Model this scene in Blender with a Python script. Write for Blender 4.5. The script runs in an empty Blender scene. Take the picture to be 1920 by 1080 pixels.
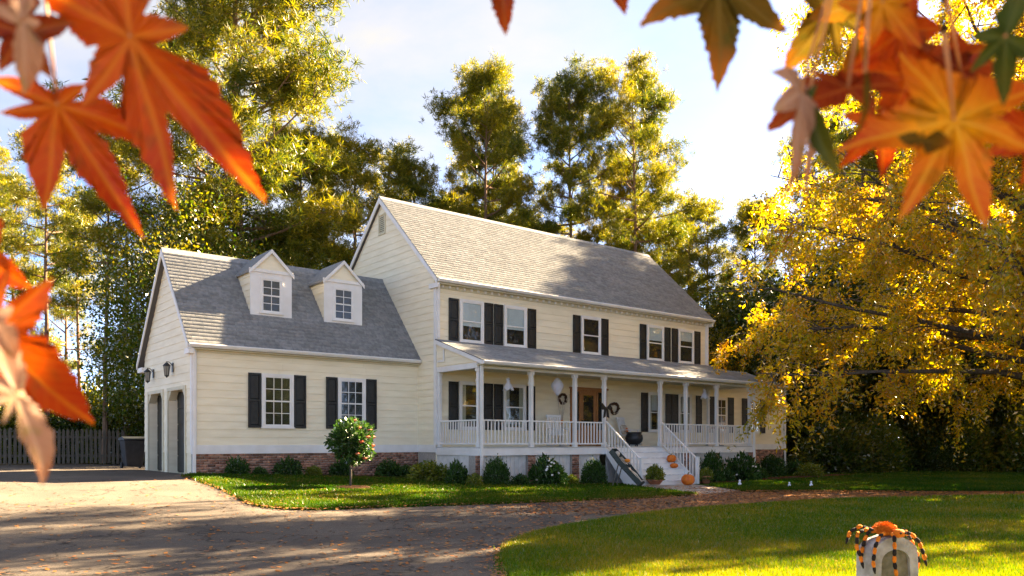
import bpy, bmesh, math, random
import numpy as np
from mathutils import Vector, Matrix

# ------------------------------------------------------------------ camera, sky, sun, exposure
scene = bpy.context.scene
F, HY, CX, EYE = 1500.0, 830.0, 960.0, 0.90          # focal length and horizon in 1920-px units, eye height
TH = math.atan(F / 1870.0); CT, ST = math.cos(TH), math.sin(TH)
cd = bpy.data.cameras.new('camera'); cam = bpy.data.objects.new('camera', cd)
scene.collection.objects.link(cam); scene.camera = cam
cam.location = (0, 0, EYE); cam.rotation_euler = (math.pi / 2, 0, -TH)
cd.sensor_width = 36.0; cd.lens = 36.0 * F / 1920.0; cd.shift_y = (HY - 540.0) / 1920.0
cd.clip_start = 0.02; cd.clip_end = 3000
cd.dof.use_dof = True; cd.dof.focus_distance = 24.0; cd.dof.aperture_fstop = 7.5

SUN = Vector((0.868, 0.012, 0.495)).normalized()
SUN_STRENGTH, SKY_STRENGTH, EXPOSURE = 4.5, 0.05, 3.95
world = bpy.data.worlds.new('World'); scene.world = world; world.use_nodes = True
wn, wl = world.node_tree.nodes, world.node_tree.links
wn.clear()
w_out = wn.new('ShaderNodeOutputWorld'); w_bg = wn.new('ShaderNodeBackground')
w_sky = wn.new('ShaderNodeTexSky'); w_sky.sky_type = 'NISHITA'; w_sky.sun_disc = False
w_sky.sun_elevation = math.asin(SUN.z); w_sky.sun_rotation = math.atan2(SUN.x, SUN.y)
w_sky.air_density = 0.27; w_sky.dust_density = 0.3; w_sky.ozone_density = 1.0
w_tc = wn.new('ShaderNodeTexCoord'); w_sep = wn.new('ShaderNodeSeparateXYZ')
wl.new(w_tc.outputs['Generated'], w_sep.inputs[0])
w_add = wn.new('ShaderNodeMath'); w_add.operation = 'ADD'; w_add.inputs[1].default_value = 0.22
wl.new(w_sep.outputs['Z'], w_add.inputs[0])
w_max = wn.new('ShaderNodeMath'); w_max.operation = 'MAXIMUM'; w_max.inputs[1].default_value = 0.06
wl.new(w_add.outputs[0], w_max.inputs[0])
w_div = wn.new('ShaderNodeVectorMath'); w_div.operation = 'DIVIDE'
w_cmb = wn.new('ShaderNodeCombineXYZ')
for i in range(3): wl.new(w_max.outputs[0], w_cmb.inputs[i])
wl.new(w_tc.outputs['Generated'], w_div.inputs[0]); wl.new(w_cmb.outputs[0], w_div.inputs[1])
w_noi = wn.new('ShaderNodeTexNoise'); w_noi.inputs['Scale'].default_value = 1.15
w_noi.inputs['Detail'].default_value = 9; w_noi.inputs['Roughness'].default_value = 0.55
w_noi.inputs['Distortion'].default_value = 0.35
wl.new(w_div.outputs[0], w_noi.inputs['Vector'])
w_rmp = wn.new('ShaderNodeValToRGB'); w_rmp.color_ramp.elements[0].position = 0.40; w_rmp.color_ramp.elements[1].position = 0.66
wl.new(w_noi.outputs['Fac'], w_rmp.inputs[0])
w_mul = wn.new('ShaderNodeMath'); w_mul.operation = 'MULTIPLY'; w_mul.inputs[1].default_value = 0.9
wl.new(w_rmp.outputs[0], w_mul.inputs[0])
w_mix = wn.new('ShaderNodeMix'); w_mix.data_type = 'RGBA'
wl.new(w_mul.outputs[0], w_mix.inputs['Factor']); wl.new(w_sky.outputs[0], w_mix.inputs['A'])
w_mix.inputs['B'].default_value = (1.46, 1.34, 1.10, 1)
wl.new(w_mix.outputs['Result'], w_bg.inputs['Color']); w_bg.inputs['Strength'].default_value = SKY_STRENGTH
wl.new(w_bg.outputs[0], w_out.inputs[0])

sd = bpy.data.lights.new('sun', 'SUN'); sun = bpy.data.objects.new('sun', sd); scene.collection.objects.link(sun)
sd.energy = SUN_STRENGTH; sd.angle = math.radians(0.5); sd.color = (1.0, 0.76, 0.47)
sun.rotation_euler = SUN.to_track_quat('Z', 'Y').to_euler(); sun.location = (60, 5, 40)
vs = scene.view_settings
vs.view_transform = 'Standard'; vs.look = 'None'; vs.exposure = EXPOSURE; vs.gamma = 1.0; vs.use_curve_mapping = False
scene.render.engine = 'CYCLES'
scene.cycles.use_denoising = True; scene.cycles.max_bounces = 6; scene.cycles.transparent_max_bounces = 12
scene.cycles.diffuse_bounces = 3; scene.cycles.transmission_bounces = 3; scene.cycles.glossy_bounces = 2

# ------------------------------------------------------------------ helpers
rng = np.random.default_rng(11); random.seed(11)
COL = scene.collection
WL = {}                                                   # world location of each object, by name

def ray(px, py):
    r = (px - CX) / F
    return r * CT + ST, -r * ST + CT, (HY - py) / F
def onX(px, py, X): d = ray(px, py); t = X / d[0]; return Vector((X, d[1] * t, EYE + d[2] * t))
def onY(px, py, Y): d = ray(px, py); t = Y / d[1]; return Vector((d[0] * t, Y, EYE + d[2] * t))
def at(px, py, depth): d = ray(px, py); return Vector((d[0] * depth, d[1] * depth, EYE + d[2] * depth))
def gz(x, y):                                             # the lay of the land
    a = np.clip((np.asarray(x, float) - 7) / 17, 0, 1); b = np.clip((22.5 - np.asarray(y, float)) / 10, 0, 1)
    return -0.62 * (1 - (1 - a) * (1 - b))
def ground_at(px, py):
    z = -0.4
    for _ in range(30):
        d = ray(px, py); t = (z - EYE) / d[2]; z = 0.5 * z + 0.5 * float(gz(d[0] * t, d[1] * t))
    return Vector((d[0] * t, d[1] * t, z))
def foot(px, depth):
    p = at(px, HY, depth); p.z = float(gz(p.x, p.y)); return p

def setp(o, label=None, cat=None, group=None, kind=None):
    for k, v in (('label', label), ('category', cat), ('group', group), ('kind', kind)):
        if v: o[k] = v
    return o
def link(name, data, parent=None, loc=(0, 0, 0), rot=None):
    o = bpy.data.objects.new(name, data); COL.objects.link(o)
    loc = Vector(loc); WL[o.name] = loc
    if parent is not None:
        o.parent = parent; o.location = loc - WL[parent.name]
    else: o.location = loc
    if rot: o.rotation_euler = rot
    return o
def thing(name, loc, label, cat, group=None, rot=None, scale=None):
    o = link(name, None, None, loc, rot); o.empty_display_size = 0.3
    if scale: o.scale = scale
    return setp(o, label, cat, group)
def localize(o):                                           # children of a turned thing are given in its own frame
    WL[o.name] = Vector((0, 0, 0)); return o
def copy_tree(o, parent=None):
    c = o.copy(); COL.objects.link(c)
    if parent is not None: c.parent = parent
    for ch in list(o.children): copy_tree(ch, c)
    return c

def np_mesh(name, V, Fq, mat=None, smooth=False):
    V = np.asarray(V, np.float32).reshape(-1, 3); Fq = np.asarray(Fq, np.int32); k = Fq.shape[1]
    me = bpy.data.meshes.new(name)
    me.vertices.add(len(V)); me.vertices.foreach_set('co', V.ravel())
    me.loops.add(Fq.size); me.loops.foreach_set('vertex_index', Fq.ravel())
    me.polygons.add(len(Fq)); me.polygons.foreach_set('loop_start', np.arange(0, Fq.size, k, dtype=np.int32))
    if smooth: me.polygons.foreach_set('use_smooth', np.ones(len(Fq), bool))
    me.update(calc_edges=True)
    if mat: me.materials.append(mat)
    return me
class MB:
    """collects boxes, prisms, tubes and lathes into one mesh"""
    def __init__(s): s.v = []; s.f = []
    def poly(s, pts, faces):
        n = len(s.v); s.v += [tuple(p) for p in pts]; s.f += [tuple(i + n for i in f) for f in faces]; return s
    def box(s, x0, x1, y0, y1, z0, z1):
        return s.poly([(x0,y0,z0),(x1,y0,z0),(x1,y1,z0),(x0,y1,z0),(x0,y0,z1),(x1,y0,z1),(x1,y1,z1),(x0,y1,z1)],
                      [(0,3,2,1),(4,5,6,7),(0,1,5,4),(1,2,6,5),(2,3,7,6),(3,0,4,7)])
    def prism(s, prof, axis, a, b):
        """profile of 2-D points pushed along an axis: 'x' profile (y,z), 'y' profile (x,z), 'z' profile (x,y)"""
        def P(t, q): return {'x': (t, q[0], q[1]), 'y': (q[0], t, q[1]), 'z': (q[0], q[1], t)}[axis]
        n = len(prof); pts = [P(a, q) for q in prof] + [P(b, q) for q in prof]
        fs = [tuple(range(n - 1, -1, -1)), tuple(range(n, 2 * n))] + [(i, (i + 1) % n, n + (i + 1) % n, n + i) for i in range(n)]
        return s.poly(pts, fs)
    def tube(s, path, rad, n=6, cap=True):
        path = [Vector(p) for p in path]; m = len(path)
        if not hasattr(rad, '__len__'): rad = [rad] * m
        pts = []; up = Vector((0.31, 0.17, 0.93))
        for i, p in enumerate(path):
            d = (path[min(i + 1, m - 1)] - path[max(i - 1, 0)])
            d = d.normalized() if d.length > 1e-9 else Vector((0, 0, 1))
            a = d.cross(up)
            if a.length < 0.05: a = d.cross(Vector((1, 0, 0)))
            a.normalize(); b = d.cross(a)
            for k in range(n):
                t = 2 * math.pi * k / n; pts.append(p + (a * math.cos(t) + b * math.sin(t)) * rad[i])
        fs = [(i*n+k, i*n+(k+1) % n, (i+1)*n+(k+1) % n, (i+1)*n+k) for i in range(m - 1) for k in range(n)]
        if cap: fs += [tuple(range(n - 1, -1, -1)), tuple(range((m-1)*n, m*n))]
        return s.poly(pts, fs)
    def lathe(s, prof, n=16, c=(0, 0, 0), rib=0, ribn=0):
        pts = []; m = len(prof)
        for r, z in prof:
            for k in range(n):
                t = 2 * math.pi * k / n; q = r * (1 - rib * (0.5 + 0.5 * math.cos(ribn * t)) if ribn else 1)
                pts.append((c[0] + q * math.cos(t), c[1] + q * math.sin(t), c[2] + z))
        fs = [(i*n+k, i*n+(k+1) % n, (i+1)*n+(k+1) % n, (i+1)*n+k) for i in range(m - 1) for k in range(n)]
        fs += [tuple(range(n - 1, -1, -1)), tuple(range((m-1)*n, m*n))]
        return s.poly(pts, fs)
    def mesh(s, name, mat, smooth=False, bevel=0):
        me = bpy.data.meshes.new(name); me.from_pydata(s.v, [], s.f); me.update()
        if bevel:
            bm = bmesh.new(); bm.from_mesh(me)
            bmesh.ops.bevel(bm, geom=list(bm.edges), offset=bevel, segments=1, affect='EDGES', clamp_overlap=True)
            bm.to_mesh(me); bm.free()
        if smooth:
            for p in me.polygons: p.use_smooth = True
        me.materials.append(mat); return me
    def build(s, name, mat, parent=None, smooth=False, bevel=0, origin=None):
        v = np.array(s.v); o0 = Vector(origin) if origin else Vector(((v[:, 0].min()+v[:, 0].max())/2, (v[:, 1].min()+v[:, 1].max())/2, v[:, 2].min()))
        s.v = [tuple(Vector(p) - o0) for p in s.v]
        return link(name, s.mesh(name, mat, smooth, bevel), parent, o0)
BOXES = {}
def B(name, parent, mat, x0, x1, y0, y1, z0, z1, bevel=0.0):
    key = (round(x1-x0, 3), round(y1-y0, 3), round(z1-z0, 3), mat.name, bevel)
    if key not in BOXES:
        BOXES[key] = MB().box(-(x1-x0)/2, (x1-x0)/2, -(y1-y0)/2, (y1-y0)/2, 0, z1-z0).mesh(name, mat, bevel=bevel)
    return link(name, BOXES[key], parent, ((x0+x1)/2, (y0+y1)/2, z0))

# ------------------------------------------------------------------ materials
def new_mat(name):
    m = bpy.data.materials.new(name); m.use_nodes = True
    return m, m.node_tree.nodes, m.node_tree.links, m.node_tree.nodes['Principled BSDF']
def mat(name, c1, c2=None, rough=0.6, scale=3.0, detail=5, bump=0.0, bscale=40, island=0.0, metal=0.0, spec=0.3, stretch=None, lo=0.35, hi=0.65):
    m, n, l, p = new_mat(name); c2 = c2 or c1
    tc = n.new('ShaderNodeTexCoord'); geo = n.new('ShaderNodeNewGeometry'); vec = geo.outputs['Position']
    if stretch:
        mp = n.new('ShaderNodeMapping'); mp.inputs['Scale'].default_value = stretch; l.new(vec, mp.inputs[0]); vec = mp.outputs[0]
    noi = n.new('ShaderNodeTexNoise'); noi.inputs['Scale'].default_value = scale; noi.inputs['Detail'].default_value = detail
    l.new(vec, noi.inputs['Vector'])
    rp = n.new('ShaderNodeValToRGB'); rp.color_ramp.elements[0].position = lo; rp.color_ramp.elements[1].position = hi
    rp.color_ramp.elements[0].color = (*c1, 1); rp.color_ramp.elements[1].color = (*c2, 1)
    l.new(noi.outputs['Fac'], rp.inputs[0]); out = rp.outputs[0]
    if island:
        mx = n.new('ShaderNodeHueSaturation'); mr = n.new('ShaderNodeMapRange')
        mr.inputs['To Min'].default_value = 1 - island; mr.inputs['To Max'].default_value = 1 + island
        l.new(geo.outputs['Random Per Island'], mr.inputs['Value']); l.new(mr.outputs[0], mx.inputs['Value'])
        l.new(out, mx.inputs['Color']); out = mx.outputs[0]
    l.new(out, p.inputs['Base Color'])
    p.inputs['Roughness'].default_value = rough; p.inputs['Metallic'].default_value = metal; p.inputs['Specular IOR Level'].default_value = spec
    if bump:
        bn = n.new('ShaderNodeTexNoise'); bn.inputs['Scale'].default_value = bscale; bn.inputs['Detail'].default_value = 6
        l.new(vec, bn.inputs['Vector']); bp = n.new('ShaderNodeBump'); bp.inputs['Strength'].default_value = bump; bp.inputs['Distance'].default_value = 0.02
        l.new(bn.outputs['Fac'], bp.inputs['Height']); l.new(bp.outputs[0], p.inputs['Normal'])
    return m
def leaf_mat(name, cols, trans=0.45, patch=0.25, gloss=0.25):
    """leaf colours picked leaf by leaf, drifting in patches through the crown; light also passes through the leaf"""
    m, n, l, p = new_mat(name); n.remove(p)
    out = [q for q in n if q.type == 'OUTPUT_MATERIAL'][0]
    geo = n.new('ShaderNodeNewGeometry'); noi = n.new('ShaderNodeTexNoise'); noi.inputs['Scale'].default_value = patch; noi.inputs['Detail'].default_value = 3
    l.new(geo.outputs['Position'], noi.inputs['Vector'])
    m1 = n.new('ShaderNodeMath'); m1.operation = 'MULTIPLY_ADD'; m1.inputs[1].default_value = 0.55; m1.inputs[2].default_value = -0.30
    l.new(geo.outputs['Random Per Island'], m1.inputs[0])
    m2 = n.new('ShaderNodeMath'); m2.operation = 'MULTIPLY_ADD'; m2.inputs[1].default_value = 1.15; l.new(noi.outputs['Fac'], m2.inputs[0]); l.new(m1.outputs[0], m2.inputs[2])
    rp = n.new('ShaderNodeValToRGB'); e = rp.color_ramp.elements
    while len(e) < len(cols): e.new(0.5)
    for i, c in enumerate(cols): e[i].position = 0.15 + 0.7 * i / max(1, len(cols) - 1); e[i].color = (*c, 1)
    l.new(m2.outputs[0], rp.inputs[0])
    d = n.new('ShaderNodeBsdfDiffuse'); t = n.new('ShaderNodeBsdfTranslucent'); g = n.new('ShaderNodeBsdfGlossy'); g.inputs['Roughness'].default_value = 0.45
    l.new(rp.outputs[0], d.inputs[0])
    hs = n.new('ShaderNodeHueSaturation'); hs.inputs['Saturation'].default_value = 1.1; hs.inputs['Value'].default_value = 1.35
    l.new(rp.outputs[0], hs.inputs['Color']); l.new(hs.outputs[0], t.inputs[0])
    x = n.new('ShaderNodeMixShader'); x.inputs[0].default_value = trans; l.new(d.outputs[0], x.inputs[1]); l.new(t.outputs[0], x.inputs[2])
    y = n.new('ShaderNodeMixShader'); fr = n.new('ShaderNodeFresnel'); fr.inputs['IOR'].default_value = 1.35
    mg = n.new('ShaderNodeMath'); mg.operation = 'MULTIPLY'; mg.inputs[1].default_value = gloss; l.new(fr.outputs[0], mg.inputs[0])
    l.new(mg.outputs[0], y.inputs[0]); l.new(x.outputs[0], y.inputs[1]); l.new(g.outputs[0], y.inputs[2]); l.new(y.outputs[0], out.inputs[0])
    return m
M = {}
M['siding'] = mat('siding_paint', (.90, .815, .60), (.82, .73, .52), rough=.55, scale=1.3, bump=.08, bscale=60, stretch=(1, 1, 6), spec=.25)
M['white'] = mat('white_trim_paint', (.82, .80, .76), (.74, .72, .67), rough=.5, scale=2.5, bump=.04)
M['deck'] = mat('porch_floor_paint', (.55, .54, .50), (.45, .44, .41), rough=.6, scale=4)
M['step'] = mat('step_paint', (.74, .74, .74), (.58, .58, .58), rough=.6, scale=6, bump=.1)
M['shutter'] = mat('black_shutter_paint', (.012, .014, .015), (.02, .023, .024), rough=.45, scale=8, spec=.35)
M['shingle'] = mat('asphalt_shingles', (.185, .195, .20), (.265, .265, .26), rough=.95, scale=9, island=.14, bump=.25, bscale=160, spec=.1)
M['roof'] = mat('roof_felt', (.12, .115, .11), rough=.95)
M['soffit'] = mat('soffit_paint', (.66, .60, .42), (.60, .55, .38), rough=.6, scale=3)
M['brick'] = mat('brick', (.30, .13, .08), (.36, .22, .15), rough=.9, scale=14, island=.55, bump=.3, bscale=60, spec=.1)
M['mortar'] = mat('mortar', (.42, .38, .33), (.32, .29, .25), rough=.95, scale=20)
M['lattice'] = mat('skirt_panel_paint', (.74, .72, .68), (.60, .59, .55), rough=.7, scale=5, bump=.1)
M['inside'] = mat('unlit_interior_dark', (.018, .017, .015), (.03, .028, .025), rough=.9, scale=2)  # near-black: darkness of an unlit interior put into the colour
M['blind'] = mat('white_blind', (.80, .80, .80), (.72, .73, .74), rough=.7, scale=2)
M['curtain'] = mat('pale_curtain', (.62, .56, .44), (.50, .45, .35), rough=.9, scale=8, stretch=(6, 6, .3))
M['doorwood'] = mat('varnished_wood', (.28, .12, .04), (.40, .19, .07), rough=.4, scale=5, stretch=(6, 6, .6))
M['garagedoor'] = mat('garage_door_paint', (.028, .026, .018), (.045, .042, .03), rough=.6, scale=3)
M['black'] = mat('black_metal', (.012, .012, .012), (.02, .02, .02), rough=.4, scale=20, spec=.4)
M['bin'] = mat('dark_plastic', (.012, .015, .02), (.02, .024, .03), rough=.45, scale=6)
M['asphalt'] = None
M['bark'] = mat('pine_bark', (.14, .085, .055), (.26, .17, .11), rough=.95, scale=5, bump=.8, bscale=14, stretch=(3, 3, .6), spec=.1)
M['darkbark'] = mat('grey_bark', (.06, .05, .04), (.12, .10, .08), rough=.95, scale=6, bump=.8, bscale=18, stretch=(3, 3, .5), spec=.1)
M['fence'] = mat('weathered_wood', (.10, .085, .065), (.16, .14, .11), rough=.9, scale=5, stretch=(4, 4, .5))
M['mulch'] = mat('mulch', (.06, .03, .018), (.12, .06, .03), rough=1, scale=25, bump=1, bscale=60, spec=.05)
M['floor'] = mat('forest_floor', (.10, .06, .03), (.055, .05, .02), rough=1, scale=1.5, bump=.6, bscale=20, spec=.05)
M['turf'] = mat('turf_soil', (.03, .085, .010), (.075, .10, .018), rough=1, scale=1.8, detail=8, bump=.8, bscale=50, spec=.05)
M['dryturf'] = mat('dry_turf_soil', (.06, .085, .010), (.13, .11, .022), rough=1, scale=1.8, detail=8, bump=.8, bscale=50, spec=.05)
M['stone'] = mat('grey_prop_stone', (.27, .26, .24), (.46, .45, .42), rough=.9, scale=10, bump=.6, bscale=30, spec=.1)
M['pumpkin'] = mat('pumpkin_skin', (.62, .13, .012), (.72, .20, .02), rough=.45, scale=6)
M['stem'] = mat('dry_stem', (.16, .13, .05), (.22, .18, .08), rough=.9)
M['terracotta'] = mat('terracotta', (.42, .16, .08), (.52, .22, .12), rough=.85, scale=8)
M['ghost'] = mat('white_cloth', (.80, .80, .84), (.70, .70, .76), rough=.9, scale=4)
M['bone'] = mat('bone_plastic', (.66, .58, .46), (.50, .42, .32), rough=.6, scale=12)
M['coffin'] = mat('dark_painted_board', (.035, .045, .038), (.06, .07, .06), rough=.6, scale=6, stretch=(1, 1, 4))
M['wreath'] = mat('dried_twigs', (.05, .03, .02), (.12, .06, .03), rough=.95, scale=20)
M['orangecloth'] = mat('orange_ribbon', (.70, .20, .02), (.80, .30, .03), rough=.8)
M['spider_orange'] = mat('orange_fur', (.75, .18, .01), (.85, .28, .02), rough=.95, scale=60, bump=.8, bscale=150)
M['spider_black'] = mat('black_fur', (.012, .01, .012), (.03, .025, .02), rough=.95, scale=60, bump=.8, bscale=150)
M['concrete'] = mat('concrete_path', (.46, .40, .34), (.36, .32, .28), rough=.9, scale=6, bump=.3)
M['glassblack'] = mat('lantern_glass', (.25, .24, .2), rough=.15, spec=.6)
# driveway: worn asphalt with fine stone, tyre-worn patches and a few pale specks
m, n, l, p = new_mat('worn_asphalt'); M['asphalt'] = m
geo = n.new('ShaderNodeNewGeometry'); a1 = n.new('ShaderNodeTexNoise'); a1.inputs['Scale'].default_value = .6; a1.inputs['Detail'].default_value = 7
a2 = n.new('ShaderNodeTexNoise'); a2.inputs['Scale'].default_value = 55; a2.inputs['Detail'].default_value = 4
for q in (a1, a2): l.new(geo.outputs['Position'], q.inputs['Vector'])
r1 = n.new('ShaderNodeValToRGB'); r1.color_ramp.elements[0].position = .3; r1.color_ramp.elements[1].position = .7
r1.color_ramp.elements[0].color = (.092, .078, .067, 1); r1.color_ramp.elements[1].color = (.16, .134, .108, 1); l.new(a1.outputs['Fac'], r1.inputs[0])
r2 = n.new('ShaderNodeValToRGB'); r2.color_ramp.elements[0].position = .35; r2.color_ramp.elements[1].position = .75
r2.color_ramp.elements[0].color = (.6, .6, .6, 1); r2.color_ramp.elements[1].color = (1.35, 1.33, 1.3, 1); l.new(a2.outputs['Fac'], r2.inputs[0])
mx = n.new('ShaderNodeMix'); mx.data_type = 'RGBA'; mx.blend_type = 'MULTIPLY'; mx.inputs['Factor'].default_value = 1
l.new(r1.outputs[0], mx.inputs['A']); l.new(r2.outputs[0], mx.inputs['B']); l.new(mx.outputs['Result'], p.inputs['Base Color'])
bp = n.new('ShaderNodeBump'); bp.inputs['Strength'].default_value = .5; bp.inputs['Distance'].default_value = .015; l.new(a2.outputs['Fac'], bp.inputs['Height']); l.new(bp.outputs[0], p.inputs['Normal'])
vo = n.new('ShaderNodeTexVoronoi'); vo.feature = 'DISTANCE_TO_EDGE'; vo.inputs['Scale'].default_value = .42
wv = n.new('ShaderNodeTexNoise'); wv.inputs['Scale'].default_value = 1.6; wv.inputs['Detail'].default_value = 6; l.new(geo.outputs['Position'], wv.inputs['Vector'])
wm = n.new('ShaderNodeVectorMath'); wm.operation = 'MULTIPLY_ADD'; wm.inputs[1].default_value = (1.4, 1.4, 1.4); l.new(wv.outputs['Color'], wm.inputs[0]); l.new(geo.outputs['Position'], wm.inputs[2]); l.new(wm.outputs[0], vo.inputs['Vector'])
cr = n.new('ShaderNodeMapRange'); cr.inputs['From Min'].default_value = .004; cr.inputs['From Max'].default_value = .014; cr.inputs['To Min'].default_value = .45; cr.inputs['To Max'].default_value = 1; l.new(vo.outputs['Distance'], cr.inputs['Value'])
m2 = n.new('ShaderNodeMix'); m2.data_type = 'RGBA'; m2.blend_type = 'MULTIPLY'; m2.inputs['Factor'].default_value = 1; l.new(mx.outputs['Result'], m2.inputs['A']); l.new(cr.outputs[0], m2.inputs['B']); l.new(m2.outputs['Result'], p.inputs['Base Color'])
p.inputs['Roughness'].default_value = .92; p.inputs['Specular IOR Level'].default_value = .12
# window glass: clear, mirroring the trees opposite
m, n, l, p = new_mat('window_glass'); M['glass'] = m; n.remove(p); out = [q for q in n if q.type == 'OUTPUT_MATERIAL'][0]
tr = n.new('ShaderNodeBsdfTransparent'); tr.inputs[0].default_value = (.86, .9, .9, 1); gl = n.new('ShaderNodeBsdfGlossy'); gl.inputs['Roughness'].default_value = .02
fr = n.new('ShaderNodeFresnel'); fr.inputs['IOR'].default_value = 1.75; mxs = n.new('ShaderNodeMixShader')
ggeo = n.new('ShaderNodeNewGeometry'); gsub = n.new('ShaderNodeMath'); gsub.operation = 'SUBTRACT'; gsub.inputs[0].default_value = 1; l.new(ggeo.outputs['Backfacing'], gsub.inputs[1]); gmul = n.new('ShaderNodeMath'); gmul.operation = 'MULTIPLY'; l.new(gsub.outputs[0], gmul.inputs[0]); l.new(fr.outputs[0], gmul.inputs[1])   # the inner face of a pane does not mirror again
gn = n.new('ShaderNodeTexNoise'); gn.inputs['Scale'].default_value = 1.1; gb = n.new('ShaderNodeBump'); gb.inputs['Strength'].default_value = .06; gb.inputs['Distance'].default_value = .05
l.new(gn.outputs['Fac'], gb.inputs['Height']); l.new(gb.outputs[0], gl.inputs['Normal'])
l.new(gmul.outputs[0], mxs.inputs[0]); l.new(tr.outputs[0], mxs.inputs[1]); l.new(gl.outputs[0], mxs.inputs[2]); l.new(mxs.outputs[0], out.inputs[0])
L = {}
L['pine'] = leaf_mat('pine_needles', [(.035, .062, .010), (.085, .11, .014), (.19, .18, .020), (.34, .27, .028)], trans=.4, patch=.35, gloss=.08)
L['green'] = leaf_mat('green_leaves', [(.025, .055, .006), (.05, .09, .008), (.11, .13, .012), (.22, .18, .018)], trans=.4, patch=.3)
L['gum'] = leaf_mat('orange_crown_leaves', [(.10, .09, .006), (.34, .10, .006), (.42, .16, .008), (.30, .05, .005)], trans=.4, patch=1.5)
L['gold'] = leaf_mat('golden_leaves', [(.17, .20, .014), (.38, .32, .018), (.56, .385, .022), (.52, .26, .020)], trans=.6, patch=.3)
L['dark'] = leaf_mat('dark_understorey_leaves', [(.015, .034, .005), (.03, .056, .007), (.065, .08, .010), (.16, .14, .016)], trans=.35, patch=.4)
L['shrub'] = leaf_mat('shrub_leaves', [(.02, .05, .012), (.035, .08, .016), (.06, .11, .02)], trans=.3, patch=1.5)
L['shrub_y'] = leaf_mat('yellow_green_leaves', [(.06, .11, .015), (.14, .17, .02), (.22, .22, .03)], trans=.35, patch=1.5)
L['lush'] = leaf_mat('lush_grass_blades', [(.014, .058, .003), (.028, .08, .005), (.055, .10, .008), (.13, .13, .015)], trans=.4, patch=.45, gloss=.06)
L['grass'] = leaf_mat('grass_blades', [(.04, .12, .005), (.075, .15, .007), (.15, .185, .010), (.29, .23, .028)], trans=.4, patch=.45, gloss=.15)
L['litter'] = leaf_mat('fallen_leaves', [(.22, .075, .02), (.34, .12, .03), (.42, .19, .05), (.26, .12, .05)], trans=.15, patch=.8)
L['flower_w'] = mat('white_petals', (.8, .75, .7), rough=.7); L['flower_p'] = mat('coral_petals', (.60, .09, .04), (.62, .22, .13), rough=.7, scale=8)

# ------------------------------------------------------------------ ground, drive, lawns
def drape(name, poly, mt, lift, step=1.0):
    bm = bmesh.new(); vs_ = [bm.verts.new((p[0], p[1], 0)) for p in poly]; f = bm.faces.new(vs_)
    xs = [p[0] for p in poly]; ys = [p[1] for p in poly]
    def cut(co, no): bmesh.ops.bisect_plane(bm, geom=list(bm.verts) + list(bm.edges) + list(bm.faces), plane_co=co, plane_no=no)
    x = math.floor(min(xs)) + step
    while x < max(xs): cut((x, 0, 0), (1, 0, 0)); x += step
    y = math.floor(min(ys)) + step
    while y < max(ys): cut((0, y, 0), (0, 1, 0)); y += step
    bmesh.ops.recalc_face_normals(bm, faces=bm.faces)
    for v in bm.verts: v.co.z = float(gz(v.co.x, v.co.y)) + lift
    for fc in bm.faces:
        if fc.normal.z < 0: fc.normal_flip()
    me = bpy.data.meshes.new(name); bm.to_mesh(me); bm.free(); me.materials.append(mt)
    return setp(link(name, me), kind='structure')
def smooth_line(pts, k=6):
    out = []
    for i in range(len(pts) - 1):
        p0, p1, p2, p3 = (Vector(pts[max(0, min(len(pts) - 1, j))]) for j in (i - 1, i, i + 1, i + 2))
        for q in range(k):
            t = q / k
            out.append(0.5 * ((2*p1) + (p2-p0)*t + (2*p0-5*p1+4*p2-p3)*t*t + (3*p1-p0-3*p2+p3)*t**3))
    return out + [Vector(pts[-1])]
gx = np.concatenate([np.linspace(-420, -30, 10)[:-1], np.arange(-30, 80, 2.0), np.linspace(80, 460, 10)])
gy = np.concatenate([np.linspace(-300, -14, 8)[:-1], np.arange(-14, 80, 2.0), np.linspace(80, 620, 12)])
XX, YY = np.meshgrid(gx, gy); nx, ny = len(gx), len(gy)
V = np.stack([XX, YY, gz(XX, YY) - 0.05], -1).reshape(-1, 3)
idx = np.arange(nx * ny).reshape(ny, nx)
Q = np.stack([idx[:-1, :-1], idx[:-1, 1:], idx[1:, 1:], idx[1:, :-1]], -1).reshape(-1, 4)
setp(link('ground', np_mesh('ground', V, Q, M['floor'])), kind='structure')
g2 = lambda pts: [ground_at(*p).xy for p in pts]
edge_house = smooth_line(g2([(352, 893), (420, 916), (468, 939), (505, 950), (580, 955), (700, 951), (900, 945), (1100, 938), (1220, 933), (1300, 927)]))
edge_right = smooth_line(g2([(1392, 921.5), (1500, 921), (1650, 921.5), (1920, 922), (2200, 924), (2700, 930)]))
isl = smooth_line(g2([(1010, 1160), (972, 1085), (958, 1048), (985, 1015), (1080, 989), (1250, 963), (1400, 951), (1600, 939), (1920, 931), (2300, 932), (2700, 940)]))
drive = [Vector((-16, 2)), Vector((-16, 37.6)), Vector((10.2, 37.6)), Vector((10.2, 28.3)), Vector((7.1, 28.3)), Vector((7.1, 23.3)), Vector((34, 19.2))] + [Vector((60, 14)), Vector((60, 2)), Vector((60, -12)), Vector((-16, -12))]
drape('driveway', drive, M['asphalt'], 0.0)
lawn_poly = edge_house + [Vector((19.7, 19.0)), Vector((19.7, 19.9)), Vector((14.6, 19.9)), Vector((14.6, 23.1)), Vector((7.15, 23.1))]
drape('front_lawn', lawn_poly, M['turf'], 0.03)
rl_poly = edge_right + [Vector((58, 30)), Vector((37, 33)), Vector((35, 21.9)), Vector((28.8, 21.9)), Vector((28.8, 19.6)), Vector((23.6, 19.4))]
drape('side_lawn', rl_poly, M['turf'], 0.03)
isl_poly = isl + [Vector((60, -8)), Vector((30, -12)), Vector((2, -12))]
drape('island_lawn', isl_poly, M['dryturf'], 0.03)
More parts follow.
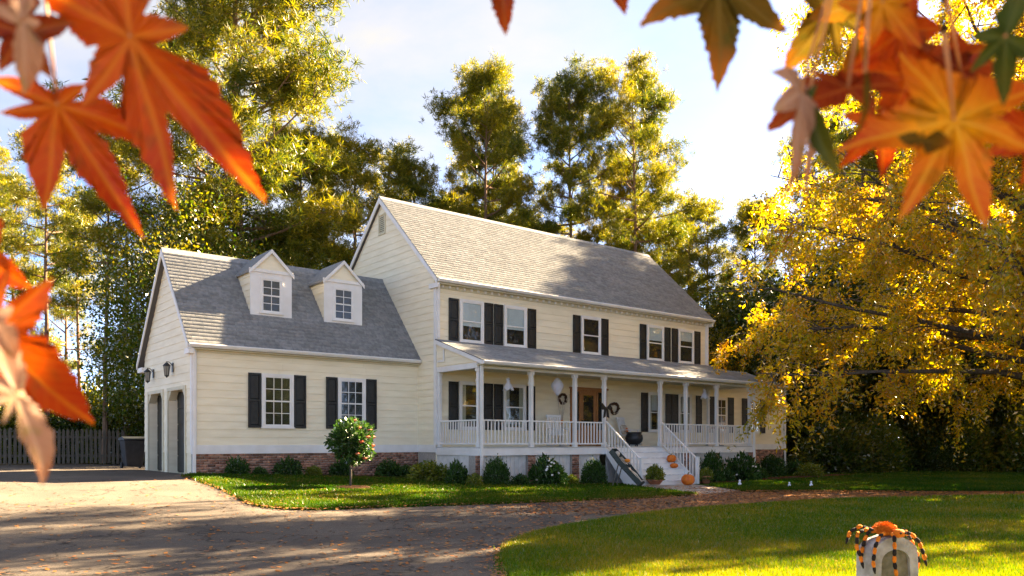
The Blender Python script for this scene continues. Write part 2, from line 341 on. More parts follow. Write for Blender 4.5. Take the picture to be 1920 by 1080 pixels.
path_poly = [Vector((20.0, 18.4)), Vector((23.2, 18.4))] + g2([(1400, 920), (1300, 929)])
drape('front_path', path_poly, M['concrete'], 0.012)
bed = [(7.6, 23.12), (14.5, 23.12), (14.5, 19.8), (19.9, 19.8), (19.9, 18.95), (18.0, 18.75), (15.2, 18.7), (13.9, 19.6), (13.2, 21.9), (10, 22.35), (7.9, 22.5)]
drape('mulch_bed', [Vector(p) for p in bed], M['mulch'], 0.05)
bed2 = [(23.2, 19.7), (35.5, 19.8), (35.8, 18.9), (33, 18.5), (28, 18.3), (24.5, 18.0), (23.2, 18.2)]
drape('mulch_bed', [Vector(p) for p in bed2], M['mulch'], 0.05)

def inside(px, py, poly):
    P = np.array([(p[0], p[1]) for p in poly]); c = np.zeros(len(px), bool); j = len(P) - 1
    for i in range(len(P)):
        a, b = P[i], P[j]
        if a[1] != b[1]: c ^= ((a[1] > py) != (b[1] > py)) & (px < (b[0] - a[0]) * (py - a[1]) / (b[1] - a[1]) + a[0])
        j = i
    return c
def view_depth(x, y): return x * ST + y * CT
def view_samples(n, poly, py0, py1, px0=-60, px1=1990, power=1.0, excl=()):
    """points over a piece of ground, denser close by, as many as show"""
    px = rng.uniform(px0, px1, n); py = py0 + (py1 - py0) * rng.uniform(0, 1, n) ** power
    z = np.full(n, -0.5)
    dx, dy, dz = (px - CX) / F * CT + ST, -(px - CX) / F * ST + CT, (HY - py) / F
    for _ in range(25): t = (z - EYE) / dz; z = 0.5 * z + 0.5 * gz(dx * t, dy * t)
    x, y = dx * t, dy * t; k = inside(x, y, poly)
    for e in excl: k &= ~inside(x, y, e)
    return x[k], y[k]
def blades(name, x, y, h0, h1, label, cat, lift=0.03, mt='lush'):
    n = len(x); d = view_depth(x, y); w = np.maximum(0.006, d * 0.0008) * rng.uniform(.7, 1.3, n); h = rng.uniform(h0, h1, n)
    a = rng.uniform(0, 2 * np.pi, n); b = rng.uniform(0, 2 * np.pi, n); ln = rng.uniform(.1, .7, n) * h
    z = gz(x, y) + lift - .004
    v = np.empty((n, 3, 3)); v[:, 0] = np.stack([x - w * np.cos(a), y - w * np.sin(a), z], -1); v[:, 1] = np.stack([x + w * np.cos(a), y + w * np.sin(a), z], -1)
    v[:, 2] = np.stack([x + ln * np.cos(b), y + ln * np.sin(b), z + h], -1)
    return setp(link(name, np_mesh(name, v.reshape(-1, 3), np.arange(3 * n).reshape(-1, 3), L[mt])), label, cat, kind='stuff')
bedv = [Vector(p) for p in bed]; bed2v = [Vector(p) for p in bed2]
x, y = view_samples(330000, isl_poly, 925, 1130, 920, 2050)
blades('grass', x, y, .045, .10, 'sunlit mown grass of the rounded island lawn in the foreground', 'grass', mt='grass')
x, y = view_samples(150000, lawn_poly, 885, 962, 300, 1320, excl=(bedv,))
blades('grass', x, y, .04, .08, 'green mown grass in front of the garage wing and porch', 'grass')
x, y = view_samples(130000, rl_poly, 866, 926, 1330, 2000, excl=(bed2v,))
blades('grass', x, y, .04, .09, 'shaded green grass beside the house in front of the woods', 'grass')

def flat_leaves(x, y, lift, s0, s1, grow=0.0):
    n = len(x); s = rng.uniform(s0, s1, n) * (1 + grow * view_depth(x, y)); a = rng.uniform(0, 2 * np.pi, n)
    c = np.stack([x, y, gz(x, y) + lift], -1); u = np.stack([np.cos(a), np.sin(a), rng.uniform(-.25, .35, n)], -1)
    w = np.stack([-np.sin(a), np.cos(a), rng.uniform(-.3, .3, n)], -1)
    v = np.stack([c - u * s[:, None], c - w * s[:, None] * .55, c + u * s[:, None], c + w * s[:, None] * .55], 1)
    v[:, :, 2] = np.maximum(v[:, :, 2], (gz(x, y) + lift - .004)[:, None])
    return v.reshape(-1, 3), np.arange(4 * n).reshape(-1, 4)
lx, ly = [], []
for n, a in ((60000, (912, 965, 850, 1990, 1.0)), (9000, (920, 1045, 500, 1500, 1.0)), (1500, (900, 1080, -40, 1300, 1.0))):
    x, y = view_samples(n, drive, a[0], a[1], a[2], a[3], a[4], excl=(lawn_poly, rl_poly, isl_poly))
    if n > 5000:                                             # thick under the trees at the right, thinning out along the drive
        s_ = CX + F * (x * CT - y * ST) / view_depth(x, y); c0, wd = ((1230, 110) if n > 20000 else (1020, 130))
        k = rng.uniform(0, 1, len(x)) < 1 / (1 + np.exp(-(s_ - c0) / wd)); x, y = x[k], y[k]
    lx.append(x); ly.append(y)
v, q = flat_leaves(np.concatenate(lx), np.concatenate(ly), .012, .02, .045, .02)
setp(link('fallen_leaves', np_mesh('fallen_leaves', v, q, L['litter'])), 'orange brown fallen leaves strewn over the driveway', 'leaves', kind='stuff')
x, y = view_samples(7500, isl_poly, 930, 1080, 960, 1990)
x2, y2 = view_samples(1600, lawn_poly, 895, 955, 360, 1300); x = np.concatenate([x, x2]); y = np.concatenate([y, y2])
v, q = flat_leaves(x, y, .07, .018, .035, .01)
setp(link('fallen_leaves', np_mesh('fallen_leaves', v, q, L['litter'])), 'brown fallen leaves scattered over the grass', 'leaves', kind='stuff')

# ragged borders: grass leaning over the edges, leaves drifted against them
def along_edge(line, n, sd_, off=0.0):
    P = np.array([(p[0], p[1]) for p in line]); i = rng.integers(0, len(P)-1, n); t = rng.uniform(0, 1, n)[:, None]; q = P[i]*(1-t)+P[i+1]*t
    d = P[i+1]-P[i]; nr = np.stack([-d[:, 1], d[:, 0]], -1)/np.maximum(1e-6, np.linalg.norm(d, axis=1))[:, None]; q = q+nr*(rng.normal(size=(n, 1))*sd_+off)
    return q[:, 0], q[:, 1]
for line, n, mt, lab in ((edge_house, 16000, 'lush', 'grass spilling over the edge of the front lawn'), (edge_right[:14], 9000, 'lush', 'grass spilling over the edge of the side lawn'), (isl[2:44], 26000, 'grass', 'ragged grass along the rim of the island lawn')):
    x, y = along_edge(line, n, .07); blades('grass', x, y, .04, .11, lab, 'grass', lift=0.004, mt=mt)
lx, ly = [], []
for line, n, s in ((edge_house, 2600, .16), (edge_right[:14], 2600, .2), (isl[2:44], 3000, .16)):
    x, y = along_edge(line, n, s); lx.append(x); ly.append(y)
v, q = flat_leaves(np.concatenate(lx), np.concatenate(ly), .045, .018, .04, .012)
setp(link('fallen_leaves', np_mesh('fallen_leaves', v, q, L['litter'])), 'brown leaves drifted along the edges of the lawns', 'leaves', kind='stuff')

# ------------------------------------------------------------------ the house
XL, XG, XR, XW = 7.07, 14.52, 28.70, 34.60         # garage left, main gable, main right, wing right
YG, YM, YP = 23.20, 22.10, 19.77                   # garage front wall, main front wall, porch front
house = thing('farmhouse', (18.0, 25.0, 0), 'cream clapboard two storey house with garage wing and long front porch', 'house')
H_ = house
EXPO = 0.232
def board_front(parent, x0, x1, z0, z1, yw):
    if x1 - x0 < .04: return
    key = ('bf', round(x1-x0, 3), round(z1-z0, 3))
    if key not in BOXES:
        h = z1 - z0; w = (x1 - x0) / 2
        BOXES[key] = MB().prism([(0, 0), (-.022, 0), (-.022, .010), (-.009, h), (0, h)], 'x', -w, w).mesh('board', M['siding'])
    link('board', BOXES[key], parent, ((x0+x1)/2, yw, z0))
def siding_front(parent, x0, x1, z0, z1, yw, holes=()):
    n = max(1, round((z1 - z0) / EXPO)); h = (z1 - z0) / n
    for i in range(n):
        a, b = z0 + i * h, z0 + (i + 1) * h; cuts = [(x0, x1)]
        for hx0, hx1, hz0, hz1 in holes:
            if hz0 < (a + b) / 2 < hz1:
                nc = []
                for c0, c1 in cuts:
                    if hx1 <= c0 or hx0 >= c1: nc.append((c0, c1))
                    else: nc += [(c0, hx0), (hx1, c1)]
                cuts = nc
        for c0, c1 in cuts:
            while c1 - c0 > 4.2:                               # butt joints
                cj = c0 + random.uniform(1.4, 3.6); board_front(parent, c0, cj - .002, a, b - .001, yw); c0 = cj
            board_front(parent, c0, c1, a + random.uniform(-.002, .002), b - .001, yw)
def siding_gable(parent, xw, z0, z1, span, holes=(), side=-1):
    """boards across a gable end; span(z) gives the front and rear edge at a height"""
    n = max(1, round((z1 - z0) / EXPO)); h = (z1 - z0) / n
    for i in range(n):
        a, b = z0 + i * h, z0 + (i + 1) * h - .001; s0, s1 = span(a), span(b)
        if s0[1] - s0[0] < .05: continue
        segs = [(s0[0], s0[1], s1[0], s1[1])]
        for hy0, hy1, hz0, hz1 in holes:
            if hz0 < (a + b) / 2 < hz1:
                ns = []
                for p0, p1, q0, q1 in segs:
                    if hy1 <= p0 or hy0 >= p1: ns.append((p0, p1, q0, q1))
                    else: ns += [(p0, hy0, q0, hy0), (hy1, p1, hy1, q1)]
                segs = ns
        for p0, p1, q0, q1 in segs:
            if p1 - p0 < .04: continue
            q1 = max(q1, q0 + .01); t0, t1 = xw + side * .022, xw + side * .009
            mb = MB().poly([(xw, p0, a), (xw, p1, a), (t0, p1, a), (t0, p0, a), (xw, q0, b), (xw, q1, b), (t1, q1, b), (t1, q0, b)],
                           [(0, 1, 2, 3), (7, 6, 5, 4), (3, 2, 6, 7), (0, 3, 7, 4), (1, 0, 4, 5), (2, 1, 5, 6)])
            mb.build('board', M['siding'], parent)
def shingles(parent, e0, ulen, upv, slope_len, mt=None, expo=.15, tabw=.32):
    """overlapping shingle tabs: e0 the left end of the eave, courses run along +X, upv the up-slope direction"""
    e0 = Vector(e0); upv = Vector(upv).normalized(); nrm = Vector((1, 0, 0)).cross(upv)
    if nrm.z < 0: nrm = -nrm
    rows = int(slope_len / expo); V = []
    for r in range(rows):
        s = r * slope_len / rows; x = -(r % 3) * tabw / 3 - random.uniform(0, .1)
        while x < ulen:
            w = tabw * random.uniform(.75, 1.25); a, b = max(0, x), min(ulen, x + w); x += w
            if b - a < .03: continue
            g = .004; t = random.uniform(.004, .007); top = min(slope_len, s + expo * 1.5)
            for u_, s_, t_ in ((a+g, s, t), (b-g, s, t), (b-g, top, .003), (a+g, top, .003), (a+g, s, -.002), (b-g, s, -.002)):
                V.append(e0 + Vector((u_, 0, 0)) + upv * s_ + nrm * t_)
    V = np.array([tuple(p) for p in V]); n = len(V) // 6; k = np.arange(n)[:, None] * 6
    Q = np.concatenate([k + np.array([0, 1, 2, 3]), k + np.array([4, 5, 1, 0])])
    o = link('shingle_courses', np_mesh('shingle_courses', V - np.array(e0), Q, mt or M['shingle']), parent, e0)
    return setp(o, kind='stuff')
def bricks(parent, x0, x1, yf, zf, z1, name='brick_courses'):
    """running bond bricks proud of their mortar; zf(x) gives the ground"""
    V = []; ch, bl, g = .075, .215, .011; z = z1; r = 0
    zmin = min(float(zf(x0)), float(zf(x1))) - .06
    while z > zmin:
        x = x0 - (r % 2) * bl / 2
        while x < x1:
            a, b = max(x0, x) + g / 2, min(x1, x + bl) - g / 2; x += bl
            if b - a < .02: continue
            y_ = yf - .008 - random.uniform(0, .005); c, d = z - ch + g, z
            V += [(a, y_, c), (b, y_, c), (b, y_, d), (a, y_, d), (a, yf, c), (b, yf, c), (b, yf, d), (a, yf, d)]
        z -= ch; r += 1
    V = np.array(V); n = len(V) // 8; k = np.arange(n)[:, None] * 8
    Q = np.concatenate([k + np.array(f) for f in ([0, 1, 2, 3], [4, 5, 1, 0], [3, 2, 6, 7], [0, 3, 7, 4], [1, 5, 6, 2])])
    o0 = np.array([(x0 + x1) / 2, yf, zmin])
    return setp(link(name, np_mesh(name, V - o0, Q, M['brick']), parent, o0), kind='stuff')
def window(parent, x0, x1, z0, z1, yw, cols=1, rows=2, blind=0.0, trim=.085, curtain=False, two=True, mt='white'):
    """double hung window: casing, sill, sashes with bars, single panes, room or blind behind"""
    w = link('window', None, parent, ((x0+x1)/2, yw, z0)); y = yw
    mb = MB(); mb.box(x0, x0+trim, y-.062, y-.001, z0, z1); mb.box(x1-trim, x1, y-.062, y-.001, z0, z1); mb.box(x0+trim, x1-trim, y-.062, y-.001, z1-trim, z1); mb.box(x0+trim, x1-trim, y-.062, y-.001, z0, z0+trim*.6)
    mb.build('casing', M[mt], w)
    B('sill', w, M[mt], x0-.03, x1+.03, y-.085, y-.002, z0-.035, z0-.001)
    a, b, c, d = x0+trim, x1-trim, z0+trim*.6, z1-trim; mid = (c+d)/2
    B('dark_sheet', w, M['inside'], a, b, y-.012, y-.006, c, d)  # flat dark sheet close behind the glass instead of an unlit interior
    if blind: B('blind', w, M['blind'], a+.02, b-.02, y-.020, y-.014, d-(d-c)*blind, d-.005)
    if curtain:
        B('curtain', w, M['curtain'], a+.01, a+(b-a)*.24, y-.020, y-.014, c, d); B('curtain', w, M['curtain'], b-(b-a)*.24, b-.01, y-.020, y-.014, c, d)
    s, mu = .042, .020; sash = MB()
    for k, (s0, s1) in enumerate(((c, mid+.012), (mid-.012, d))):
        yf = y - (.036 if k == 0 else .045)
        sash.box(a, a+s, yf-.006, yf+.008, s0, s1); sash.box(b-s, b, yf-.006, yf+.008, s0, s1)
        sash.box(a+s, b-s, yf-.006, yf+.008, s0, s0+s*.8); sash.box(a+s, b-s, yf-.006, yf+.008, s1-s*.8, s1)
        pa, pb, pc, pd = a+s, b-s, s0+s*.8, s1-s*.8; rr = rows
        cw, rh = (pb-pa)/cols, (pd-pc)/rr
        for i in range(1, cols): sash.box(pa+i*cw-mu/2, pa+i*cw+mu/2, yf-.005, yf+.006, pc, pd)
        for j in range(1, rr): sash.box(pa, pb, yf-.0045, yf+.0055, pc+j*rh-mu/2, pc+j*rh+mu/2)
        for i in range(cols):
            for j in range(rr):
                B('pane', w, M['glass'], pa+i*cw+(mu/2 if i else 0), pa+(i+1)*cw-(mu/2 if i < cols-1 else 0), yf-.001, yf+.001, pc+j*rh+(mu/2 if j else 0), pc+(j+1)*rh-(mu/2 if j < rr-1 else 0))
    sash.build('sash', M[mt], w)
    return w
def shutter(parent, x0, x1, z0, z1, yw):
    s = link('shutter', None, parent, ((x0+x1)/2, yw, z0)); st = .055; m_ = z0 + (z1-z0)*.5
    mb = MB(); y0, y1 = yw-.068, yw-.032
    mb.box(x0, x0+st, y0, y1, z0, z1); mb.box(x1-st, x1, y0, y1, z0, z1)
    for a, b in ((z0, z0+st*1.4), (m_-st*.6, m_+st*.6), (z1-st*1.2, z1)): mb.box(x0+st, x1-st, y0+.001, y1, a, b)
    mb.build('frame', M['shutter'], s)
    for a, b in ((z0+st*1.4, m_-st*.6), (m_+st*.6, z1-st*1.2)):
        mp = MB(); i = .028; xa, xb = x0+st, x1-st
        mp.poly([(xa, y1-.012, a), (xb, y1-.012, a), (xb, y1-.012, b), (xa, y1-.012, b), (xa+i, y0+.006, a+i), (xb-i, y0+.006, a+i), (xb-i, y0+.006, b-i), (xa+i, y0+.006, b-i)],
                [(0, 1, 5, 4), (1, 2, 6, 5), (2, 3, 7, 6), (3, 0, 4, 7), (4, 5, 6, 7), (3, 2, 1, 0)]); mp.build('panel', M['shutter'], s)
def gutter(parent, x0, x1, yf, z):
    return MB().prism([(yf, z), (yf-.10, z), (yf-.115, z-.02), (yf-.10, z-.06), (yf-.07, z-.105), (yf, z-.105)], 'x', x0, x1).build('gutter', M['white'], parent)
def downspout(parent, x, y, z1, z0, elbow=.25):
    return MB().box(x-.04, x+.04, y-.07, y-.005, z0, z1).build('downspout', M['white'], parent)
def slab(name, prof, x0, x1, parent, mt): return MB().prism(prof, 'x', x0, x1).build(name, mt, parent)
# --- garage wing
BAND0, BAND1 = .58, .83
R_G = (25.60, 6.80); E_GF = (23.00, 3.70); E_GB = (28.45, 3.50)         # ridge, front and rear eave of the garage roof
slope_gf = (R_G[1]-E_GF[1])/(R_G[0]-E_GF[0]); slope_gb = (R_G[1]-E_GB[1])/(E_GB[0]-R_G[0]); YGB = 28.15
body = MB().prism([(YG, -.3), (YGB, -.3), (YGB, R_G[1]-(YGB-R_G[0])*slope_gb-.12), (R_G[0], R_G[1]-.14), (YG, E_GF[1]+(YG-E_GF[0])*slope_gf-.12)], 'x', XL+.30, XG).build('garage_wing', M['siding'], H_)
gw_holes = []
GWX = ((9.05, 10.05), (11.52, 12.50))
for a, b in GWX: gw_holes.append((a+.02, b-.02, 1.40, 2.93))
gf = B('garage_front_wall', H_, M['siding'], XL, XG, YG-.002, YG+.10, BAND1, E_GF[1]-.09)
siding_front(gf, XL+.11, XG-.0, BAND1, E_GF[1]-.16, YG-.002, gw_holes)
B('band_board', H_, M['white'], XL-.03, XG, YG-.045, YG+.05, BAND0, BAND1)
B('corner_board', H_, M['white'], XL-.035, XL+.11, YG-.04, YG+.08, BAND1, E_GF[1]-.10)
B('foundation', H_, M['mortar'], XL, XG+.0, YG-.008, YG+.2, -.5, BAND0-.004)
bricks(H_, XL, XG, YG-.010, lambda x: gz(x, YG), BAND0-.006)
for a, b in GWX:
    window(H_, a, b, 1.36, 2.96, YG-.012, cols=3, rows=2)
    shutter(H_, a-.40, a-.02, 1.34, 2.96, YG-.002); shutter(H_, b+.02, b+.40, 1.34, 2.96, YG-.002)
# garage gable with two door openings
GD = ((23.80, 25.44), (26.05, 27.62)); GDT = 2.45
gg = MB()
ys = [YG+.08, GD[0][0], GD[0][1], GD[1][0], GD[1][1], YGB]
for a, b in ((0, 1), (2, 3), (4, 5)): gg.box(XL, XL+.30, ys[a], ys[b], -.3, GDT)
gg.prism([(YG+.08, GDT), (YGB, GDT), (YGB, R_G[1]-(YGB-R_G[0])*slope_gb-.12), (R_G[0], R_G[1]-.14), (YG+.08, E_GF[1]+(YG+.08-E_GF[0])*slope_gf-.12)], 'x', XL, XL+.30)
ggo = gg.build('garage_gable_wall', M['siding'], H_)
def span_g(z):
    a = max(YG+.02, R_G[0]-(R_G[1]-.16-z)/slope_gf); b = min(YGB, R_G[0]+(R_G[1]-.16-z)/slope_gb); return a, max(a, b)
siding_gable(ggo, XL, .60, R_G[1]-.2, span_g, [(d0-.10, d1+.10, -1, GDT+.10) for d0, d1 in GD])
bk = bricks(H_, 0, 1, 0, lambda x: 0, 0.0) if False else None
for d0, d1 in GD:
    gd = link('garage_door', None, H_, (XL+.24, (d0+d1)/2, 0))
    for k in range(5):
        zz = .02 + k*.48
        for j in range(2):
            ya = d0+.02+j*(d1-d0-.04)/2; yb = ya+(d1-d0-.04)/2
            B('panel', gd, M['garagedoor'], XL+.235, XL+.262, ya+.012, yb-.012, zz+.01, zz+.465)
    B('leaf', gd, M['garagedoor'], XL+.262, XL+.29, d0+.01, d1-.01, 0, GDT-.02)
    B('handle', gd, M['black'], XL+.21, XL+.233, (d0+d1)/2-.06, (d0+d1)/2+.06, .72, .75)
    tr = link('garage_door_trim', None, H_, (XL, (d0+d1)/2, 0))
    for yy in (d0-.10, d1+.002): B('jamb_board', tr, M['soffit'], XL-.045, XL+.23, yy, yy+.098, 0, GDT)
    B('head_board', tr, M['soffit'], XL-.045, XL+.23, d0-.10, d1+.10, GDT+.001, GDT+.10)
    for s, yy in ((1, d0), (-1, d1)):                    # clipped upper corners
        MB().prism([(yy, GDT), (yy+s*.28, GDT), (yy, GDT-.28)] if s > 0 else [(yy, GDT), (yy, GDT-.28), (yy+s*.28, GDT)], 'x', XL-.02, XL+.20).build('corner_bracket', M['soffit'], tr)
# garage roof
def gable_roof(name, x0, x1, ef, rg, eb, th=.12):
    sf, sb = (rg[1]-ef[1])/(rg[0]-ef[0]), (rg[1]-eb[1])/(eb[0]-rg[0])
    rf = MB().prism([ef, rg, eb, (eb[0], eb[1]-th), (rg[0], rg[1]-th*1.25), (ef[0], ef[1]-th)], 'x', x0, x1).build(name, M['roof'], H_)
    shingles(rf, (x0-.02, ef[0]-.03, ef[1]-.03*sf+.004), x1-x0+.04, (0, 1, sf), math.hypot(rg[0]-ef[0]+.03, (rg[0]-ef[0]+.03)*sf))
    sh = math.hypot(eb[0]-rg[0]+.03, (eb[0]-rg[0]+.03)*sb)
    shingles(rf, (x0-.02, eb[0]+.03, eb[1]-.03*sb+.004), x1-x0+.04, (0, -1, sb), sh, expo=.3, tabw=.6)
    MB().prism([(rg[0]-.14, rg[1]-.14*sf+.02), (rg[0], rg[1]+.035), (rg[0]+.14, rg[1]-.14*sb+.02), (rg[0], rg[1]+.01)], 'x', x0-.02, x1+.02).build('ridge_cap', M['shingle'], rf)
    return rf
def rake(xw, ef, rg, eb, side, w=.16):
    sf, sb = (rg[1]-ef[1])/(rg[0]-ef[0]), (rg[1]-eb[1])/(eb[0]-rg[0])
    for (e, s) in ((ef, sf), (eb, sb)):
        MB().prism([(e[0], e[1]-.02), (rg[0], rg[1]-.02), (rg[0], rg[1]-.02-w*1.25), (e[0], e[1]-.02-w)], 'x', xw, xw+side*.035).build('rake_board', M['white'], H_)
grf = gable_roof('garage_roof', XL-.16, XG-.002, E_GF, R_G, E_GB)
rake(XL-.165, E_GF, R_G, E_GB, -1)
MB().box(XL-.16, XL-.001, E_GF[0]+.0, YG+.2, E_GF[1]-.30, E_GF[1]-.145).build('eave_return', M['white'], H_)
MB().box(XL-.16, XL-.001, YGB-.2, E_GB[0], E_GB[1]-.30, E_GB[1]-.145).build('eave_return', M['white'], H_)
B('soffit', H_, M['soffit'], XL, XG-.003, E_GF[0]+.005, YG-.033, E_GF[1]-.17, E_GF[1]-.14)
B('frieze_board', H_, M['soffit'], XL+.11, XG-.003, YG-.05, YG-.0, E_GF[1]-.24, E_GF[1]-.172)
gutter(H_, XL-.16, XG-.05, E_GF[0], E_GF[1]-.02)
downspout(H_, XL+.03, YG-.042, E_GF[1]-.13, -.02)
# dormers
def dormer(x0, x1):
    d = link('dormer', None, H_, ((x0+x1)/2, 24.0, 4.8)); yf, zb, ze, za, xc = 23.95, 4.77, 6.17, 6.80, (x0+x1)/2
    yb = lambda z: R_G[0]-(R_G[1]-z)/slope_gf
    wp = MB().poly([(x0, yf, zb), (x0, yf, ze), (x0, yb(ze)+.3, ze), (x0, yb(zb)+.02, zb-.1), (x1, yf, zb), (x1, yf, ze), (x1, yb(ze)+.3, ze), (x1, yb(zb)+.02, zb-.1)],
                   [(0, 1, 2, 3), (7, 6, 5, 4), (0, 4, 5, 1), (1, 5, 6, 2), (3, 2, 6, 7), (0, 3, 7, 4)]).build('dormer_wall', M['siding'], d)
    n = 7; h = (ze-zb)/n                                     # clapboards on the cheeks
    for sx, side in ((x0, -1), (x1, 1)):
        for i in range(n):
            a, b = zb+i*h, zb+(i+1)*h-.001; ya, yb_ = yb(a), yb(b)
            MB().poly([(sx, yf+.02, a), (sx, ya+.05, a), (sx+side*.024, ya+.05, a), (sx+side*.024, yf+.02, a), (sx, yf+.02, b), (sx, yb_+.05, b), (sx+side*.008, yb_+.05, b), (sx+side*.008, yf+.02, b)],
                      [(0, 1, 2, 3), (7, 6, 5, 4), (3, 2, 6, 7), (0, 3, 7, 4), (1, 0, 4, 5), (2, 1, 5, 6)]).build('board', M['siding'], d)
    B('face_trim', d, M['white'], x0-.03, x0+.27, yf-.035, yf-.002, zb-.02, ze); B('face_trim', d, M['white'], x1-.27, x1+.03, yf-.035, yf-.002, zb-.02, ze)
    B('face_trim', d, M['white'], x0+.27, x1-.27, yf-.033, yf-.002, 5.98, ze); B('face_trim', d, M['white'], x0+.27, x1-.27, yf-.033, yf-.002, zb-.02, 4.90)
    MB().prism([(x0-.02, ze+.001), (x1+.02, ze+.001), (xc, za-.03)], 'y', yf-.02, yf+.5).build('gable_face', M['siding'], d)
    B('cornice', d, M['white'], x0-.07, x1+.07, yf-.07, yf-.021, ze-.05, ze+.05)
    sl = (za-ze)/(xc-x0)
    ob = .09; yB = 25.5
    for s in (-1, 1):
        xe = xc+s*((x1-x0)/2+ob); zee = za-((x1-x0)/2+ob)*sl
        MB().prism([(xe, zee), (xc, za), (xc, za+.07), (xe, zee+.07)] if s < 0 else [(xc, za), (xe, zee), (xe, zee+.07), (xc, za+.07)], 'y', yf-.08, yB).build('dormer_roof', M['shingle'], d)
        MB().prism([(xe, zee-.06), (xc, za-.06), (xc, za+.06), (xe, zee+.06)] if s < 0 else [(xc, za-.06), (xe, zee-.06), (xe, zee+.06), (xc, za+.06)], 'y', yf-.105, yf-.081).build('rake_board', M['white'], d)
    y = yf; a, b, c, e = x0+.33, x1-.33, 4.94, 5.93
    # the window of a dormer belongs to the house itself so that its panes stay sub-parts
    window(H_, a-.06, b+.06, c-.04, e+.05, yf-.002, cols=2, rows=2, trim=.06)
dormer(9.03, 10.29); dormer(11.45, 12.75)
# --- main block
R_M = (25.60, 9.80); E_MF = (21.82, 6.28); E_MB = (29.38, 6.28); YMB = 29.1
sl_m = (R_M[1]-E_MF[1])/(R_M[0]-E_MF[0])
MB().prism([(YM, -.6), (YMB, -.6), (YMB, E_MB[1]+.28*sl_m-.14), (R_M[0], R_M[1]-.15), (YM, E_MF[1]+.28*sl_m-.14)], 'x', XG+.002, XR).build('main_block', M['siding'], H_)
UW = [(15.44, 16.44, .62), (17.33, 18.36, .58), (21.06, 22.10, 0), (24.76, 25.80, .42), (26.74, 27.76, .32)]
US = [(15.00, 15.39), (16.48, 16.85), (16.90, 17.28), (18.42, 18.80), (20.64, 21.01), (22.14, 22.52), (24.34, 24.71), (25.85, 26.22), (26.32, 26.69), (27.81, 28.20)]
uf = B('upper_front_wall', H_, M['siding'], XG, XR, YM-.002, YM+.1, 3.9, 6.10)
siding_front(uf, XG+.13, XR-.12, 3.95, 6.10, YM-.002, [(a+.02, b-.02, 4.32, 5.72) for a, b, _ in UW])
for a, b, bl in UW: window(H_, a, b, 4.30, 5.74, YM-.012, cols=1, rows=1, blind=bl)
for a, b in US: shutter(H_, a, b, 4.30, 5.72, YM-.002)
LWIN = [(15.42, 16.42), (17.30, 18.32), (24.84, 25.62), (26.74, 27.60)]
LS = [(15.00, 15.38), (16.46, 16.84), (16.90, 17.27), (18.37, 18.75), (24.42, 24.80), (25.92, 26.32), (26.34, 26.70), (27.92, 28.30)]
WW = [(29.25, 30.12), (31.66, 32.60)]; WS = [(28.84, 29.20), (30.17, 30.60), (31.24, 31.62), (32.66, 33.04)]
DO = (20.50, 22.42)
lf = B('lower_front_wall', H_, M['siding'], XG, XW, YM-.002, YM+.1, .76, 3.62)
siding_front(lf, XG+.02, XW-.11, BAND1, 3.42, YM-.002, [(a+.02, b-.02, 1.38, 2.95) for a, b in LWIN+WW] + [(DO[0]+.02, DO[1]-.02, .5, 3.0)])
for a, b in LWIN: window(H_, a, b, 1.36, 2.97, YM-.012, cols=1, rows=1, curtain=True, blind=.45 if a > 20 else 0)
for a, b in WW: window(H_, a, b, 1.36, 2.92, YM-.012, cols=2, rows=2)
for a, b in LS+WS: shutter(H_, a, b, 1.34, 2.94, YM-.002)
B('corner_board', H_, M['white'], XG-.035, XG+.13, YM-.045, YM+.09, 3.9, 6.16)
B('corner_board', H_, M['white'], XR-.12, XR+.03, YM-.045, YM+.09, 3.9, 6.16)
B('corner_board', H_, M['white'], XG-.035, XG+.13, YM-.045, YM+.09, BAND1, 3.9-.002)
B('frieze_board', H_, M['soffit'], XG+.13, XR-.12, YM-.05, YM-.003, 5.99, 6.101)
B('soffit', H_, M['soffit'], XG-.01, XR+.02, E_MF[0]+.004, YM-.05, 6.105, 6.14)
for k in range(48):                                           # dentils under the eave
    xx = XG+.2+k*(XR-XG-.4)/47; B('dentil', H_, M['white'], xx-.04, xx+.04, YM-.115, YM-.052, 6.02, 6.10)
mg = B('main_gable_wall', H_, M['siding'], XG-.004, XG+.1, YM+.09, YMB, .76, 5.9)
def span_m(z):
    a = max(YM+.09, R_M[0]-(R_M[1]-.17-z)/sl_m); b = min(YMB, R_M[0]+(R_M[1]-.17-z)/sl_m); return a, max(a, b)
siding_gable(mg, XG-.004, BAND1, R_M[1]-.2, span_m, [(25.38, 25.82, 8.45, 9.20)])
vt = link('gable_vent', None, H_, (XG-.03, 25.6, 8.45))
mb = MB(); mb.box(XG-.06, XG-.005, 25.36, 25.41, 8.45, 9.2); mb.box(XG-.06, XG-.005, 25.79, 25.84, 8.45, 9.2); mb.box(XG-.06, XG-.005, 25.41, 25.79, 9.15, 9.2); mb.box(XG-.06, XG-.005, 25.41, 25.79, 8.45, 8.5); mb.build('frame', M['soffit'], vt)
B('backing', vt, M['garagedoor'], XG-.012, XG-.006, 25.41, 25.79, 8.5, 9.15)
for k in range(9):
    zz = 8.51+k*.07; MB().poly([(XG-.05, 25.41, zz), (XG-.05, 25.79, zz), (XG-.014, 25.79, zz+.06), (XG-.014, 25.41, zz+.06), (XG-.05, 25.41, zz+.008), (XG-.05, 25.79, zz+.008), (XG-.014, 25.79, zz+.068), (XG-.014, 25.41, zz+.068)],
        [(0, 1, 2, 3), (7, 6, 5, 4), (0, 4, 5, 1), (1, 5, 6, 2), (2, 6, 7, 3), (3, 7, 4, 0)]).build('slat', M['soffit'], vt)
B('band_board', H_, M['white'], XG-.045, XG+.05, YM-.0, YG-.045, BAND0, BAND1)
B('foundation', H_, M['mortar'], XG-.008, XG+.1, YM+.02, YG-.05, -.6, BAND0-.004)
